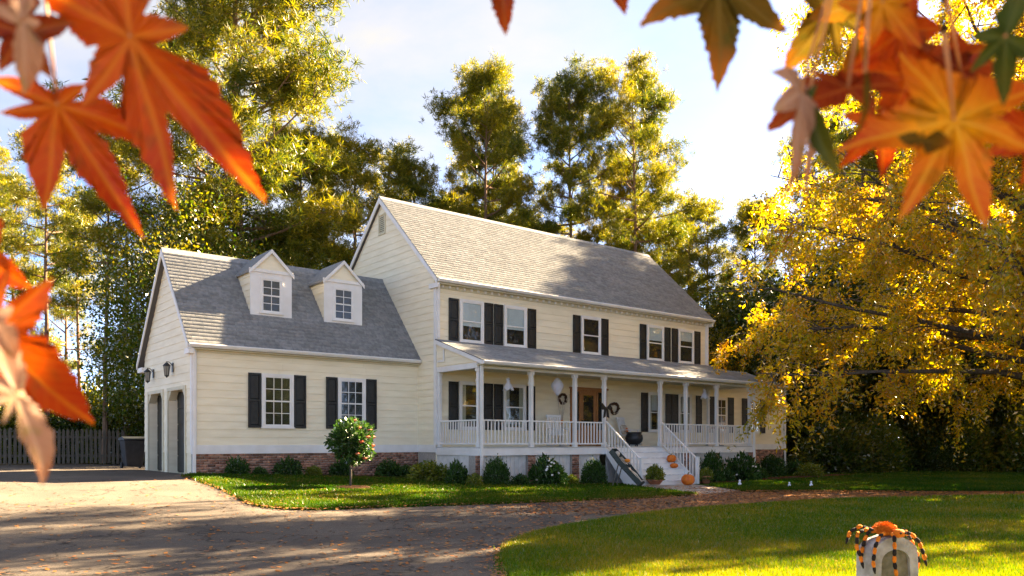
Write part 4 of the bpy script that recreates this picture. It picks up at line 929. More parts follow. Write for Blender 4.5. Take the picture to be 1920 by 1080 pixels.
n = len(fr_o); MB().poly([(x_, -.085, z_) for x_, z_ in fr_o]+[(x_, -.085, z_) for x_, z_ in fr_i]+[(x_, -.045, z_) for x_, z_ in fr_o]+[(x_, -.052, z_) for x_, z_ in fr_i],
    [(i, (i+1) % n, n+(i+1) % n, n+i) for i in range(n)]+[(i, 2*n+i, 2*n+(i+1) % n, (i+1) % n) for i in range(n)]+[(n+i, n+(i+1) % n, 3*n+(i+1) % n, 3*n+i) for i in range(n)]).build('raised_border', M['stone'], t)
pi_ = arch(R_*.62, Hh-.10, .16); MB().prism([(x_*1.02, z_) for x_, z_ in pi_], 'y', -.062, -.049).build('panel', M['shadestone'], t)
B('plinth', t, M['stone'], -.30, .30, -.12, .13, 0, .09, bevel=.015)
t = thing('spider_prop', (p.x, p.y, topz), 'furry orange and black striped spider clinging to the headstone top', 'spider', rot=(0, 0, math.radians(-22)), scale=(.86, .9, .88)); localize(t)
mb = MB(); mb.lathe([(.001, -.03), (.06, -.015), (.08, .02), (.07, .05), (.035, .07), (.001, .075)], 14, (-.03, .0, .02)); b_ = mb.build('abdomen', M['spider_orange'], t, True)
MB().lathe([(.001, -.025), (.05, -.01), (.06, .02), (.035, .045), (.001, .05)], 12, (.02, -.10, .01)).build('head', M['spider_orange'], t, True)
SPIDER = t
for s in (-1, 1): MB().lathe([(.001, -.012), (.012, 0), (.001, .012)], 8, (.02+s*.022, -.15, .03)).build('eye', M['spider_black'], t, True)
LEGS = [[(.05, -.06, .03), (.15, -.10, .02), (.22, -.12, -.05), (.27, -.12, -.16), (.30, -.12, -.26)], [(.05, .0, .03), (.17, -.02, .03), (.24, -.02, -.06), (.31, -.02, -.19), (.31, -.02, -.30)],
        [(.04, .05, .03), (.15, .08, .06), (.23, .10, -.02), (.28, .10, -.14)], [(-.08, .05, .03), (-.2, .10, .07), (-.29, .12, .02), (-.33, .12, -.08)],
        [(-.10, -.0, .03), (-.20, -.0, .06), (-.33, -.02, .03), (-.34, -.02, -.09), (-.30, -.02, -.17), (-.27, -.02, -.27)], [(-.08, -.06, .03), (-.18, -.10, .0), (-.24, -.12, -.08), (-.26, -.12, -.2), (-.24, -.12, -.30)],
        [(-.04, -.08, .03), (-.06, -.14, .0), (-.075, -.16, -.08), (-.07, -.15, -.2), (-.05, -.15, -.30), (-.045, -.15, -.38)], [(-.10, .03, .03), (-.17, .03, .03), (-.21, .03, -.03), (-.245, .02, -.11), (-.26, .02, -.2)]]
for lg in LEGS:
    lo = link('leg', None, t, lg[0])
    pts = []; lg = [Vector(v) for v in lg]; tot = sum((lg[i+1]-lg[i]).length for i in range(len(lg)-1)); ns = max(4, round(tot/.055))
    def along(s):
        for i in range(len(lg)-1):
            L_ = (lg[i+1]-lg[i]).length
            if s <= L_ or i == len(lg)-2: return lg[i]+(lg[i+1]-lg[i])*min(1, s/L_)
            s -= L_
    for k in range(ns):
        MB().tube([along(tot*(k+q/3)/ns) for q in range(4)], [.011, .017, .017, .011] if k < ns-1 else [.012, .014, .010, .006], 7).build('band', M['spider_orange' if k % 2 == 0 else 'spider_black'], lo, True)

# ------------------------------------------------------------------ plants
def unit(a): return a / np.maximum(1e-9, np.linalg.norm(a, axis=-1, keepdims=True))
def rsph(n): return unit(rng.normal(size=(n, 3)))
def leaf_quads(C, D, Ln, W):
    """one folded diamond leaf for each centre"""
    n = len(C); P = unit(np.cross(D, rsph(n))); Ln = np.broadcast_to(Ln, (n,))[:, None]; W = np.broadcast_to(W, (n,))[:, None]
    v = np.stack([C, C + D*Ln*.45 + P*W*.5, C + D*Ln, C + D*Ln*.45 - P*W*.5], 1)
    return v.reshape(-1, 3), np.arange(4*n).reshape(-1, 4)
def crown_mesh(name, C, D, Ln, W, mt):
    v, q = leaf_quads(C, D, Ln, W); return np_mesh(name, v, q, mt)
def trunk_path(h, lean=.02, n=9, seed_=None):
    a = rng.uniform(0, 6.28); s = rng.uniform(.3, 1)*lean*h
    return [(s*math.cos(a)*(k/n)**1.5+rng.normal()*.012*h/10, s*math.sin(a)*(k/n)**1.5+rng.normal()*.012*h/10, h*k/n) for k in range(n+1)]
def path_at(path, z):
    for i in range(len(path)-1):
        if z <= path[i+1][2]: f = (z-path[i][2])/max(1e-6, path[i+1][2]-path[i][2]); return np.array(path[i])*(1-f)+np.array(path[i+1])*f
    return np.array(path[-1])
def pine_meshes(h, base, R, limbs, subs=4, tufts=6, needles=13, nlen=.30, wid=.034, r0=.24, stubs=10, clump=.42):
    tp = trunk_path(h); tb = MB(); tb.tube([tuple(p) for p in tp], [r0*(1-.86*k/(len(tp)-1))*(1.25 if k == 0 else 1) for k in range(len(tp))], 9)
    T = []
    for k in range(stubs):                                       # dead snags below the crown
        z = h*rng.uniform(base*.45, base); c = path_at(tp, z); a = rng.uniform(0, 6.28); l_ = rng.uniform(.3, 1.3)
        tb.tube([tuple(c), (c[0]+l_*math.cos(a), c[1]+l_*math.sin(a), z+rng.uniform(-.2, .3))], [.03, .008], 4)
    for i in range(limbs):
        u = (i+rng.uniform(0, 1))/limbs; z = h*(base+(1-base)*u*.985); c = path_at(tp, z); a = i*2.39996+rng.normal()*.35
        prof = math.sqrt(max(.02, 1-((u-.38)/.66)**2)); ln = R*prof*rng.uniform(.55, 1.12)
        el = math.radians(-8+55*u+rng.normal()*9); d = np.array([math.cos(a)*math.cos(el), math.sin(a)*math.cos(el), math.sin(el)])
        bend = np.array([0, 0, .16*ln]); pts = [c+d*ln*t+bend*t*t for t in (0, .3, .6, 1)]
        rr = .02+.035*(1-u)*r0/.24; tb.tube([tuple(p) for p in pts], [rr*1.5, rr*1.2, rr*.8, rr*.3], 5, cap=False)
        for j in range(subs):
            t = rng.uniform(.42, 1.0) if j else 1.0; q = c+d*ln*t+bend*t*t; sd2 = unit(d+rsph(1)[0]*.8+np.array([0, 0, .25])); sl = ln*rng.uniform(.12, .30)
            e = q+sd2*sl; tb.tube([tuple(q), tuple(e)], [rr*.5, rr*.2], 4, cap=False)
            k = tufts; T.append(e+rng.normal(size=(k, 3))*np.array([clump, clump, clump*.6]))
    T = np.concatenate(T); n = len(T)*needles; C = np.repeat(T, needles, 0)+rng.normal(size=(n, 3))*.05
    D = unit(rsph(n)+np.array([0, 0, .35])); return tb.mesh('trunk', M['bark']), crown_mesh('crown', C, D, nlen*rng.uniform(.7, 1.2, n), wid*rng.uniform(.7, 1.4, n), L['pine'])
def broad_meshes(h, R, base, clusters, per, mt, size=.17, bark='darkbark', r0=.2, droop=0.):
    tp = trunk_path(h*.8, .05); tb = MB(); tb.tube([tuple(p) for p in tp], [r0*(1-.85*k/(len(tp)-1)) for k in range(len(tp))], 8)
    u = rsph(clusters)*rng.uniform(.35, 1.0, (clusters, 1))**.6; lob = 1+.22*np.sin(u[:, :1]*5+rng.uniform(0, 6))*np.cos(u[:, 1:2]*4+2)
    mid = h*(base+(1-base)*.5); C0 = u*lob*np.array([R, R, h*(1-base)*.5])+np.array([0, 0, mid])
    for c in C0[::max(1, clusters//34)]:
        z = min(h*.76, max(h*base*.8, c[2]-.35*math.hypot(c[0], c[1]))); s = path_at(tp, z); m_ = (s+c)/2+np.array([0, 0, .12*R])
        tb.tube([tuple(s), tuple(m_), tuple(c)], [r0*.28, r0*.16, r0*.05], 5, cap=False)
    n = clusters*per; C = np.repeat(C0, per, 0)+rng.normal(size=(n, 3))*np.array([.42, .42, .30])*R/2.6
    D = unit(rsph(n)+np.array([0, 0, -droop])); return tb.mesh('trunk', M[bark]), crown_mesh('crown', C, D, size*rng.uniform(.7, 1.3, n), size*.55*rng.uniform(.7, 1.2, n), mt)
def bush_meshes(R, hgt, n, mt, size, shell=.55):
    u = rsph(n); u[:, 2] = np.abs(u[:, 2])*1.0; r = rng.uniform(shell, 1.03, (n, 1)); lump = 1+.13*np.sin(u[:, :1]*7+1)*np.cos(u[:, 1:2]*6)+.05*rng.normal(size=(n, 1))
    C = u*r*lump*np.array([R, R, hgt]); D = unit(u+rsph(n)*.9)
    return crown_mesh('foliage', C, D, size*rng.uniform(.7, 1.3, n), size*.55*rng.uniform(.7, 1.2, n), mt)
def place(name, meshes, p, label, cat, group=None, s=1.0, rz=None, parts=('trunk', 'crown'), sz=None):
    t = thing(name, p, label, cat, group, rot=(0, 0, rng.uniform(0, 6.28) if rz is None else rz), scale=(s, s, sz or s)); localize(t)
    for nm, me in zip(parts, meshes): link(nm, me, t)
    return t
PINE_BIG = pine_meshes(24.5, .30, 4.6, 78, subs=4, tufts=30, needles=22, nlen=.34, wid=.036, r0=.36, clump=.55)
PINE_A = pine_meshes(23, .54, 3.6, 34, subs=3, tufts=40, needles=24, nlen=.30, wid=.031, clump=.44)
PINE_B = pine_meshes(23, .62, 3.2, 28, subs=3, tufts=40, needles=24, nlen=.30, wid=.031, clump=.42)
PINE_C = pine_meshes(23, .57, 4.0, 36, subs=3, tufts=40, needles=24, nlen=.30, wid=.031, clump=.46)
SLIM_A = pine_meshes(16, .50, 2.2, 26, subs=3, tufts=15, needles=22, nlen=.27, wid=.030, r0=.16, clump=.30)
SLIM_B = pine_meshes(16, .62, 2.0, 20, subs=3, tufts=15, needles=22, nlen=.27, wid=.030, r0=.15, clump=.30)
SLIM_C = pine_meshes(16, .42, 2.5, 30, subs=3, tufts=15, needles=22, nlen=.27, wid=.030, r0=.17, clump=.32)
BROAD_A = broad_meshes(12, 4.0, .14, 330, 125, L['green'], size=.17)
BROAD_B = broad_meshes(12, 3.4, .10, 300, 125, L['green'], size=.16)
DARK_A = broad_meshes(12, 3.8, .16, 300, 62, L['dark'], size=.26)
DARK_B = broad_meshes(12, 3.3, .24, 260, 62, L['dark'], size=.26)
GOLD_A = broad_meshes(13, 4.6, .20, 300, 110, L['gold'], size=.16)
UNDER_A = (bush_meshes(1.6, 2.4, 5200, L['dark'], .20, .3),); UNDER_B = (bush_meshes(1.3, 3.2, 5200, L['green'], .20, .3),)

GP = 'tall pines behind the house'
place('pine_tree', PINE_BIG, foot(446, 36.5), 'largest pine rising out of the picture behind the garage wing', 'tree', GP, 1.02, 1.0)
place('pine_tree', PINE_A, foot(905, 48), 'pine above the left half of the main roof with twin trunks, nearer trunk', 'tree', GP, .90, 2.0, sz=.99)
place('pine_tree', PINE_B, foot(921, 51), 'pine close behind the twin above the left half of the main roof', 'tree', GP, .75, 4.0, sz=.93)
place('pine_tree', PINE_B, foot(1072, 49.5), 'slender pine with a small round crown above the middle of the main roof', 'tree', GP, .80, .5, sz=.99)
place('pine_tree', PINE_C, foot(1197, 50), 'broad pine with forked limbs, rightmost of the three tall ones above the roof', 'tree', GP, .88, 5.1, sz=1.01)
place('pine_tree', PINE_B, foot(1166, 54), 'thin pine trunk just left of the rightmost tall pine above the roof', 'tree', GP, .6, 3.3, sz=.86)
place('pine_tree', SLIM_C, foot(1029, 55), 'low thin pine between the tall pines above the main roof', 'tree', GP, .98, 1.1)
GS = 'smaller pines in the wood behind the house'
for px, d, m_, s, lab in ((1258, 53, SLIM_A, .98, 'small pine behind the right end of the main roof, left one of two'), (1286, 56, SLIM_B, 1.08, 'small pine behind the right end of the main roof, right one of two'),
        (566, 41, PINE_A, .72, 'pine with pale lower limbs just right of the largest pine'), (618, 47, SLIM_C, 1.14, 'small pine left of the main gable, first in the row of low tops'), (668, 44, SLIM_A, 1.10, 'small pine with a bare trunk showing left of the main gable peak'),
        (722, 49, SLIM_C, 1.16, 'small pine directly behind the main gable peak'), (775, 48, SLIM_A, 1.12, 'small pine just right of the main gable peak'), (838, 53, SLIM_C, 1.04, 'low pine filling the gap left of the twin pines'), (965, 58, SLIM_A, 1.1, 'low pine just right of the twin pines above the roof'), (1003, 60, SLIM_C, 1.02, 'low pine left of the slender middle pine'), (1236, 60, SLIM_C, 1.08, 'low pine filling the gap right of the broad forked pine'), (1328, 58, SLIM_A, 1.15, 'low pine beyond the right end of the main roof')):
    place('pine_tree', m_, foot(px, d), lab, 'tree', GS, s)
GL = 'thin pines at the left edge'
for px, d, m_, s, lab in ((88, 40, SLIM_A, .98, 'thin pine with a dark trunk near the left edge, second from the left'), (28, 44, SLIM_C, .92, 'thin pine at the extreme left edge'), (150, 48, SLIM_B, .92, 'pale thin pine left of the tall bare trunk at the left'),
        (196, 37, SLIM_B, .90, 'bare tall pine trunk standing alone against the bright gap at the left'), (238, 38, SLIM_B, .98, 'brown pine trunk just left of the garage gable'), (122, 58, SLIM_C, 1.0, 'distant thin pine between the dark trunk and the pale one'), (-40, 42, SLIM_A, 1.0, 'thin pine beyond the left edge')):
    place('pine_tree', m_, foot(px, d), lab, 'tree', GL, s)
GB = 'leafy trees behind the garage wing'
for px, d, m_, s, lab in ((352, 33, BROAD_A, .92, 'dense green leafy tree right behind the garage gable'), (276, 38, BROAD_B, .62, 'dark green leafy tree left of the garage gable'), (430, 37, BROAD_B, 1.0, 'green leafy tree behind the left dormer'), (505, 40, BROAD_A, .98, 'green leafy tree between the two dormers'),
        (590, 42, BROAD_B, .95, 'leafy tree behind the right dormer'), (655, 45, DARK_A, .95, 'darker leafy tree left of the main gable'), (745, 52, BROAD_A, 1.0, 'leafy tree hidden low behind the main gable'), (860, 54, DARK_B, .95, 'leafy tree low behind the main ridge'), (1322, 50, GOLD_A, .72, 'golden leafy tree peeping past the right end of the main roof')):
    place('leafy_tree', m_, foot(px, d), lab, 'tree', GB, s)
GR = 'trees of the dark wood right of the house'
ORD = ['first', 'second', 'third', 'fourth', 'fifth', 'sixth', 'seventh', 'eighth', 'ninth', 'tenth', 'eleventh', 'twelfth']
front = back = 0
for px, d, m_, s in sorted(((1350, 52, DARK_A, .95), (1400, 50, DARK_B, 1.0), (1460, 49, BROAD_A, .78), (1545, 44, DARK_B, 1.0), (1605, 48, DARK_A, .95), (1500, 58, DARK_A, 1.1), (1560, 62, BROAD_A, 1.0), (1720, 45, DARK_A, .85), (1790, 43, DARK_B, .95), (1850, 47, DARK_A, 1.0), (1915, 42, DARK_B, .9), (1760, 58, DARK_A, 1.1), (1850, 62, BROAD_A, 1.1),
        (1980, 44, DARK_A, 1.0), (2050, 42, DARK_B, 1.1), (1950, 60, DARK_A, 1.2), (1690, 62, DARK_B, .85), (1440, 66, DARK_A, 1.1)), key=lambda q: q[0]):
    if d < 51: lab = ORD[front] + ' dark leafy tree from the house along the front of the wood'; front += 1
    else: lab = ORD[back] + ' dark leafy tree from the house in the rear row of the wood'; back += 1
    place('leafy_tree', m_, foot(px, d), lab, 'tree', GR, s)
for px, d, m_, s, lab in ((1420, 58, PINE_A, .78, 'pine half hidden behind the golden tree, nearest the house'), (1660, 52, SLIM_B, 1.3, 'pine trunk in front of the bright gap in the wood'), (1880, 54, PINE_B, .9, 'pine behind the golden tree near the right edge')):
    place('pine_tree', m_, foot(px, d), lab, 'tree', 'pines in the wood right of the house', s)
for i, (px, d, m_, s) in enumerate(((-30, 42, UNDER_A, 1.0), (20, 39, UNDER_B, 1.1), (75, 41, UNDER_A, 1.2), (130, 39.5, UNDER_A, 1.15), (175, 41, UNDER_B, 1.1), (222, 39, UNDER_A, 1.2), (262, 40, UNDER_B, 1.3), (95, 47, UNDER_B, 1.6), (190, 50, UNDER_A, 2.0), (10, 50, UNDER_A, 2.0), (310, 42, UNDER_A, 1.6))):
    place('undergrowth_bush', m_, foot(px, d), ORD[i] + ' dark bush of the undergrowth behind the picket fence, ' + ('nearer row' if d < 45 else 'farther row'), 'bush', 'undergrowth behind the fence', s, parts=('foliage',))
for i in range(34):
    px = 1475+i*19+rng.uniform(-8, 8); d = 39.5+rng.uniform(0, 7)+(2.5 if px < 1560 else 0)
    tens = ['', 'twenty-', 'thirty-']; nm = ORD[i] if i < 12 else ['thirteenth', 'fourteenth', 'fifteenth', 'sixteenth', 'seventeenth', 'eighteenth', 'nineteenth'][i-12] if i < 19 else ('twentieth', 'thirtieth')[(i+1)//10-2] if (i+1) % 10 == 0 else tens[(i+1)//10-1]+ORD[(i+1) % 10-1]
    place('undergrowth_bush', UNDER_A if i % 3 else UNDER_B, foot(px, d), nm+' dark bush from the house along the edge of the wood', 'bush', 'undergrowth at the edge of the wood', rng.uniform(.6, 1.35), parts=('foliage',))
# the wood goes on beyond the right edge and behind the viewer
for (x, y), m_, s in (((47, 24.6), PINE_C, .93), ((46, 21.4), PINE_A, .90), ((58, 29), PINE_C, .98), ((66, 30), DARK_A, 1.4), ((68, 24), DARK_B, 1.4), ((70, 18), DARK_A, 1.4), ((66, 37), DARK_A, 1.4), ((70, 44), DARK_B, 1.4), ((72, 33), DARK_B, 1.5), ((60, 18), PINE_C, 1.0), ((55, 2), PINE_B, .95), ((48, -6), DARK_A, 1.2), ((62, 6), PINE_A, 1.0),  # dark leafy row far right, unseen, added to block the low sun
        ((66, 23), PINE_B, 1.1), ((-24, 8), BROAD_A, 1.0), ((-22, 24), BROAD_B, 1.1)):
    place('pine_tree' if m_ in (PINE_A, PINE_B, PINE_C) else 'leafy_tree', m_, (x, y, float(gz(x, y))), 'tree of the surrounding wood outside the picture', 'tree', 'trees outside the picture', s)

for i in range(13):
    x, y = 20+i*6.2, -26+4*math.sin(i*2.3); m_ = (GOLD_A, BROAD_A, DARK_A, BROAD_B)[i % 4]
    place('leafy_tree', m_, (x, y, float(gz(x, y))), 'tree of the surrounding wood outside the picture', 'tree', 'trees outside the picture', .95+.12*math.sin(i*1.7))
# the golden oak at the right with hanging twigs
def weeping_oak():
    tb = MB(); H0 = 15.0; tp = trunk_path(11, .03); tb.tube([tuple(p) for p in tp], [.42*(1-.75*k/(len(tp)-1)) for k in range(len(tp))], 10)
    C, D = [], []
    nl = 76
    for i in range(nl):
        u = (i+rng.uniform(0, 1))/nl; z = 3.0+8.2*u; a = i*2.39996+rng.normal()*.2; c = path_at(tp, z)
        ln = 10.6*math.sqrt(max(.05, 1-((u-.22)/.95)**2))*rng.uniform(.8, 1.0)*(.42+.66*(.5+.5*math.cos(a-math.radians(141)))); el = math.radians(4+52*u+rng.normal()*6)
        d = np.array([math.cos(a)*math.cos(el), math.sin(a)*math.cos(el), math.sin(el)]); sag = np.array([0, 0, -.085*ln+.05*ln*u])
        P = [c+d*ln*t+sag*t*t+rng.normal(size=3)*.12*(t > 0) for t in (0, .2, .4, .6, .8, 1)]
        tb.tube([tuple(p) for p in P], [.12*(1-.4*u), .095, .07, .05, .03, .012], 6, cap=False)
        for j in range(16):
            t = rng.uniform(.25, 1); f = t*5; k0 = min(4, int(f)); q = P[k0]+(P[k0+1]-P[k0])*(f-k0); sdir = unit(d*.6+rsph(1)[0]*.9+np.array([0, 0, .15])); sl = rng.uniform(.9, 2.1)*(1.1-.4*t)
            e = q+sdir*sl+np.array([0, 0, -.15*sl]); tb.tube([tuple(q), tuple((q+e)/2+np.array([0, 0, .1])), tuple(e)], [.028, .018, .008], 4, cap=False)
            for w in range(8):
                s0 = q+(e-q)*rng.uniform(.25, 1); wl_ = rng.uniform(.5, 1.35); hd = unit(sdir*.55+rsph(1)[0]*.5+np.array([0, 0, -.75])); m_ = 26
                tt = rng.uniform(.05, 1, m_)[:, None]; pts = s0+hd*tt*wl_+np.array([0, 0, -.25])*tt*tt*wl_+rng.normal(size=(m_, 3))*.07
                C.append(pts); D.append(unit(hd*.6+rsph(m_)*.8))
                if w % 3 == 0: tb.tube([tuple(s0), tuple(s0+hd*wl_*.9+np.array([0, 0, -.2])*wl_)], [.008, .004], 3, cap=False)
    C, D = np.concatenate(C), np.concatenate(D); n = len(C)
    return tb.mesh('trunk', M['darkbark']), crown_mesh('crown', C, D, .16*rng.uniform(.7, 1.25, n), .068*rng.uniform(.7, 1.2, n), L['gold'])
OAK = weeping_oak()
place('golden_oak', OAK, foot(1975, 29), 'golden yellow spreading tree with hanging twigs right of the house', 'tree', None, 1.16, 0.0)

# shrubs along the house
BX = {k: (bush_meshes(1, 1, n, L[mt], s, sh),) for k, n, mt, s, sh in (('round', 3600, 'shrub', .14, .6), ('loose', 1700, 'shrub', .24, .35), ('yellow', 2000, 'shrub_y', .22, .45), ('small', 1300, 'shrub', .26, .3))}
def shrub(px, py, Y, w, h, kind, label, flowers=0):
    q = onY(px, py, Y); zg = float(gz(q.x, Y))+.03; sc = view_depth(q.x, Y)/F
    t = thing('shrub', (q.x, Y, zg), label, 'shrub', 'low shrubs along the house', rot=(0, 0, rng.uniform(0, 6)), scale=(w*sc/2, w*sc/2, h*sc)); localize(t)
    link('foliage', BX[kind][0], t)
    sb = MB()
    for k in range(5): a = k*1.26; sb.tube([(0.05*math.cos(a), .05*math.sin(a), -.02), (.5*math.cos(a), .5*math.sin(a), .55)], [.035, .015], 4)
    link('stems', sb.mesh('stems', M['darkbark']), t)
    for k in range(flowers):
        u = rsph(1)[0]; u[2] = abs(u[2])*.9+.1; u[1] = -abs(u[1]); u = unit(u)
        rot = t.rotation_euler.z; ux, uy = u[0]*math.cos(-rot)-u[1]*math.sin(-rot), u[0]*math.sin(-rot)+u[1]*math.cos(-rot)
        MB().lathe([(.001, -.03), (.07, 0), (.05, .05), (.001, .04)], 6, (ux*1.03, uy*1.03, u[2]*1.02)).build('flower', L['flower_w'], t)
shrub(445, 892, 22.75, 44, 30, 'small', 'small green shrub by the brick base, nearest the garage corner')
shrub(541, 892, 22.75, 50, 30, 'small', 'small dark shrub by the brick base below the left garage window')
shrub(638, 892, 22.8, 40, 26, 'small', 'small dark shrub at the brick base behind the flowering standard tree')
shrub(728, 894, 22.7, 46, 28, 'small', 'small dark shrub at the brick base right of the flowering standard tree')
shrub(803, 900, 21.0, 78, 32, 'yellow', 'wide yellow green shrub at the corner between garage and porch')
shrub(857, 904, 19.45, 42, 38, 'loose', 'thin leggy shrub left of the porch corner post')
shrub(931, 905, 19.1, 50, 46, 'round', 'neat round clipped shrub just right of the porch corner post')
shrub(1026, 910, 19.0, 66, 46, 'loose', 'loose shrub with white blossoms below the second porch bay', 14)
shrub(1113, 912, 19.0, 46, 42, 'round', 'round clipped shrub left of the coffin prop')
shrub(1335, 912, 19.05, 46, 52, 'round', 'dark round shrub just right of the steps')
shrub(1391, 905, 19.1, 62, 44, 'loose', 'shrub with pale blossoms near the right porch corner', 8)
shrub(1447, 896, 20.6, 54, 36, 'round', 'dark low shrub in front of the right wing')
shrub(1492, 890, 20.8, 44, 24, 'small', 'small shrub just beyond the right corner of the house')
shrub(1518, 900, 19.6, 46, 22, 'yellow', 'small yellow green shrub on the grass right of the house')
for k, (px, py, Y, w, h, kd, lab) in enumerate(((487, 893, 22.6, 26, 14, 'loose', 'tiny leafy plant between the two small shrubs left of the garage window'), (588, 893, 22.65, 30, 16, 'yellow', 'tiny yellow green plant right of the left garage window'), (762, 896, 22.3, 34, 20, 'loose', 'small leafy plant at the brick base near the main gable'),
        (890, 908, 18.95, 30, 20, 'yellow', 'small yellowish plant at the foot of the porch corner post'), (975, 909, 18.9, 34, 18, 'loose', 'low plant between the round clipped shrub and the blossoming shrub'), (1070, 911, 18.85, 30, 16, 'yellow', 'low yellow plant left of the second round clipped shrub'), (1362, 908, 18.9, 30, 20, 'loose', 'small plant between the dark round shrub and the pale blossoms'), (1420, 900, 19.5, 34, 22, 'small', 'small dark plant at the right porch corner'))):
    shrub(px, py, Y, w, h, kd, lab)
for t0, p0, kd, s in ((FLOWER_POT, FLOWER_POT_P, 'yellow', .24), (FLOWER_BOWL, FLOWER_BOWL_P, 'yellow', .30)):
    o = link('plant', BX[kd][0], t0, (p0.x, p0.y, p0.z+.16)); o.scale = (s, s, s*1.5)

# flowering standard tree on the lawn with its mulch ring
p = foot(657, 20.6); t = thing('standard_tree', p, 'round green standard tree with coral blossoms on the lawn before the garage', 'tree'); localize(t)
MB().tube([(0, 0, -.02), (.02, .01, .4), (.0, .0, .8), (.01, 0, 1.2)], [.035, .028, .025, .02], 7).build('trunk', M['darkbark'], t)
n = 4200; u = rsph(n); r = rng.uniform(.25, 1.04, (n, 1)); lump = 1+.16*np.sin(u[:, :1]*6)*np.cos(u[:, 2:3]*5); C = u*r*lump*np.array([.55, .55, .56])+np.array([0.03, 0, 1.22])
link('crown', crown_mesh('crown', C, unit(u+rsph(n)*.8), .11*rng.uniform(.7, 1.3, n), .06*rng.uniform(.7, 1.3, n), L['shrub']), t)
for k in range(16):
    u = unit(rsph(1)[0]+np.array([.7, -.35, .1])); q = u*np.array([.58, .58, .58])+np.array([.03, 0, 1.22])
    MB().lathe([(.001, -.03), (.05, -.01), (.07, .02), (.02, .045), (.001, .03)], 7, tuple(q)).build('blossom', L['flower_p'], t)
ring = MB().lathe([(.55, .0), (.48, .05), (.2, .075), (.001, .08)], 22, (p.x, p.y, p.z+.02)).build('mulch_ring', M['mulch']); setp(ring, kind='structure')

# fur of the spider
n = 1500; u = rsph(n); u[:, 2] = np.abs(u[:, 2]); C = u*np.array([.072, .072, .054])+np.array([-.03, 0, .032])
setp(link('fur', crown_mesh('fur', C, unit(u+rsph(n)*.5), .03*rng.uniform(.5, 1.5, n), .005, M['spider_orange']), SPIDER), kind='stuff')

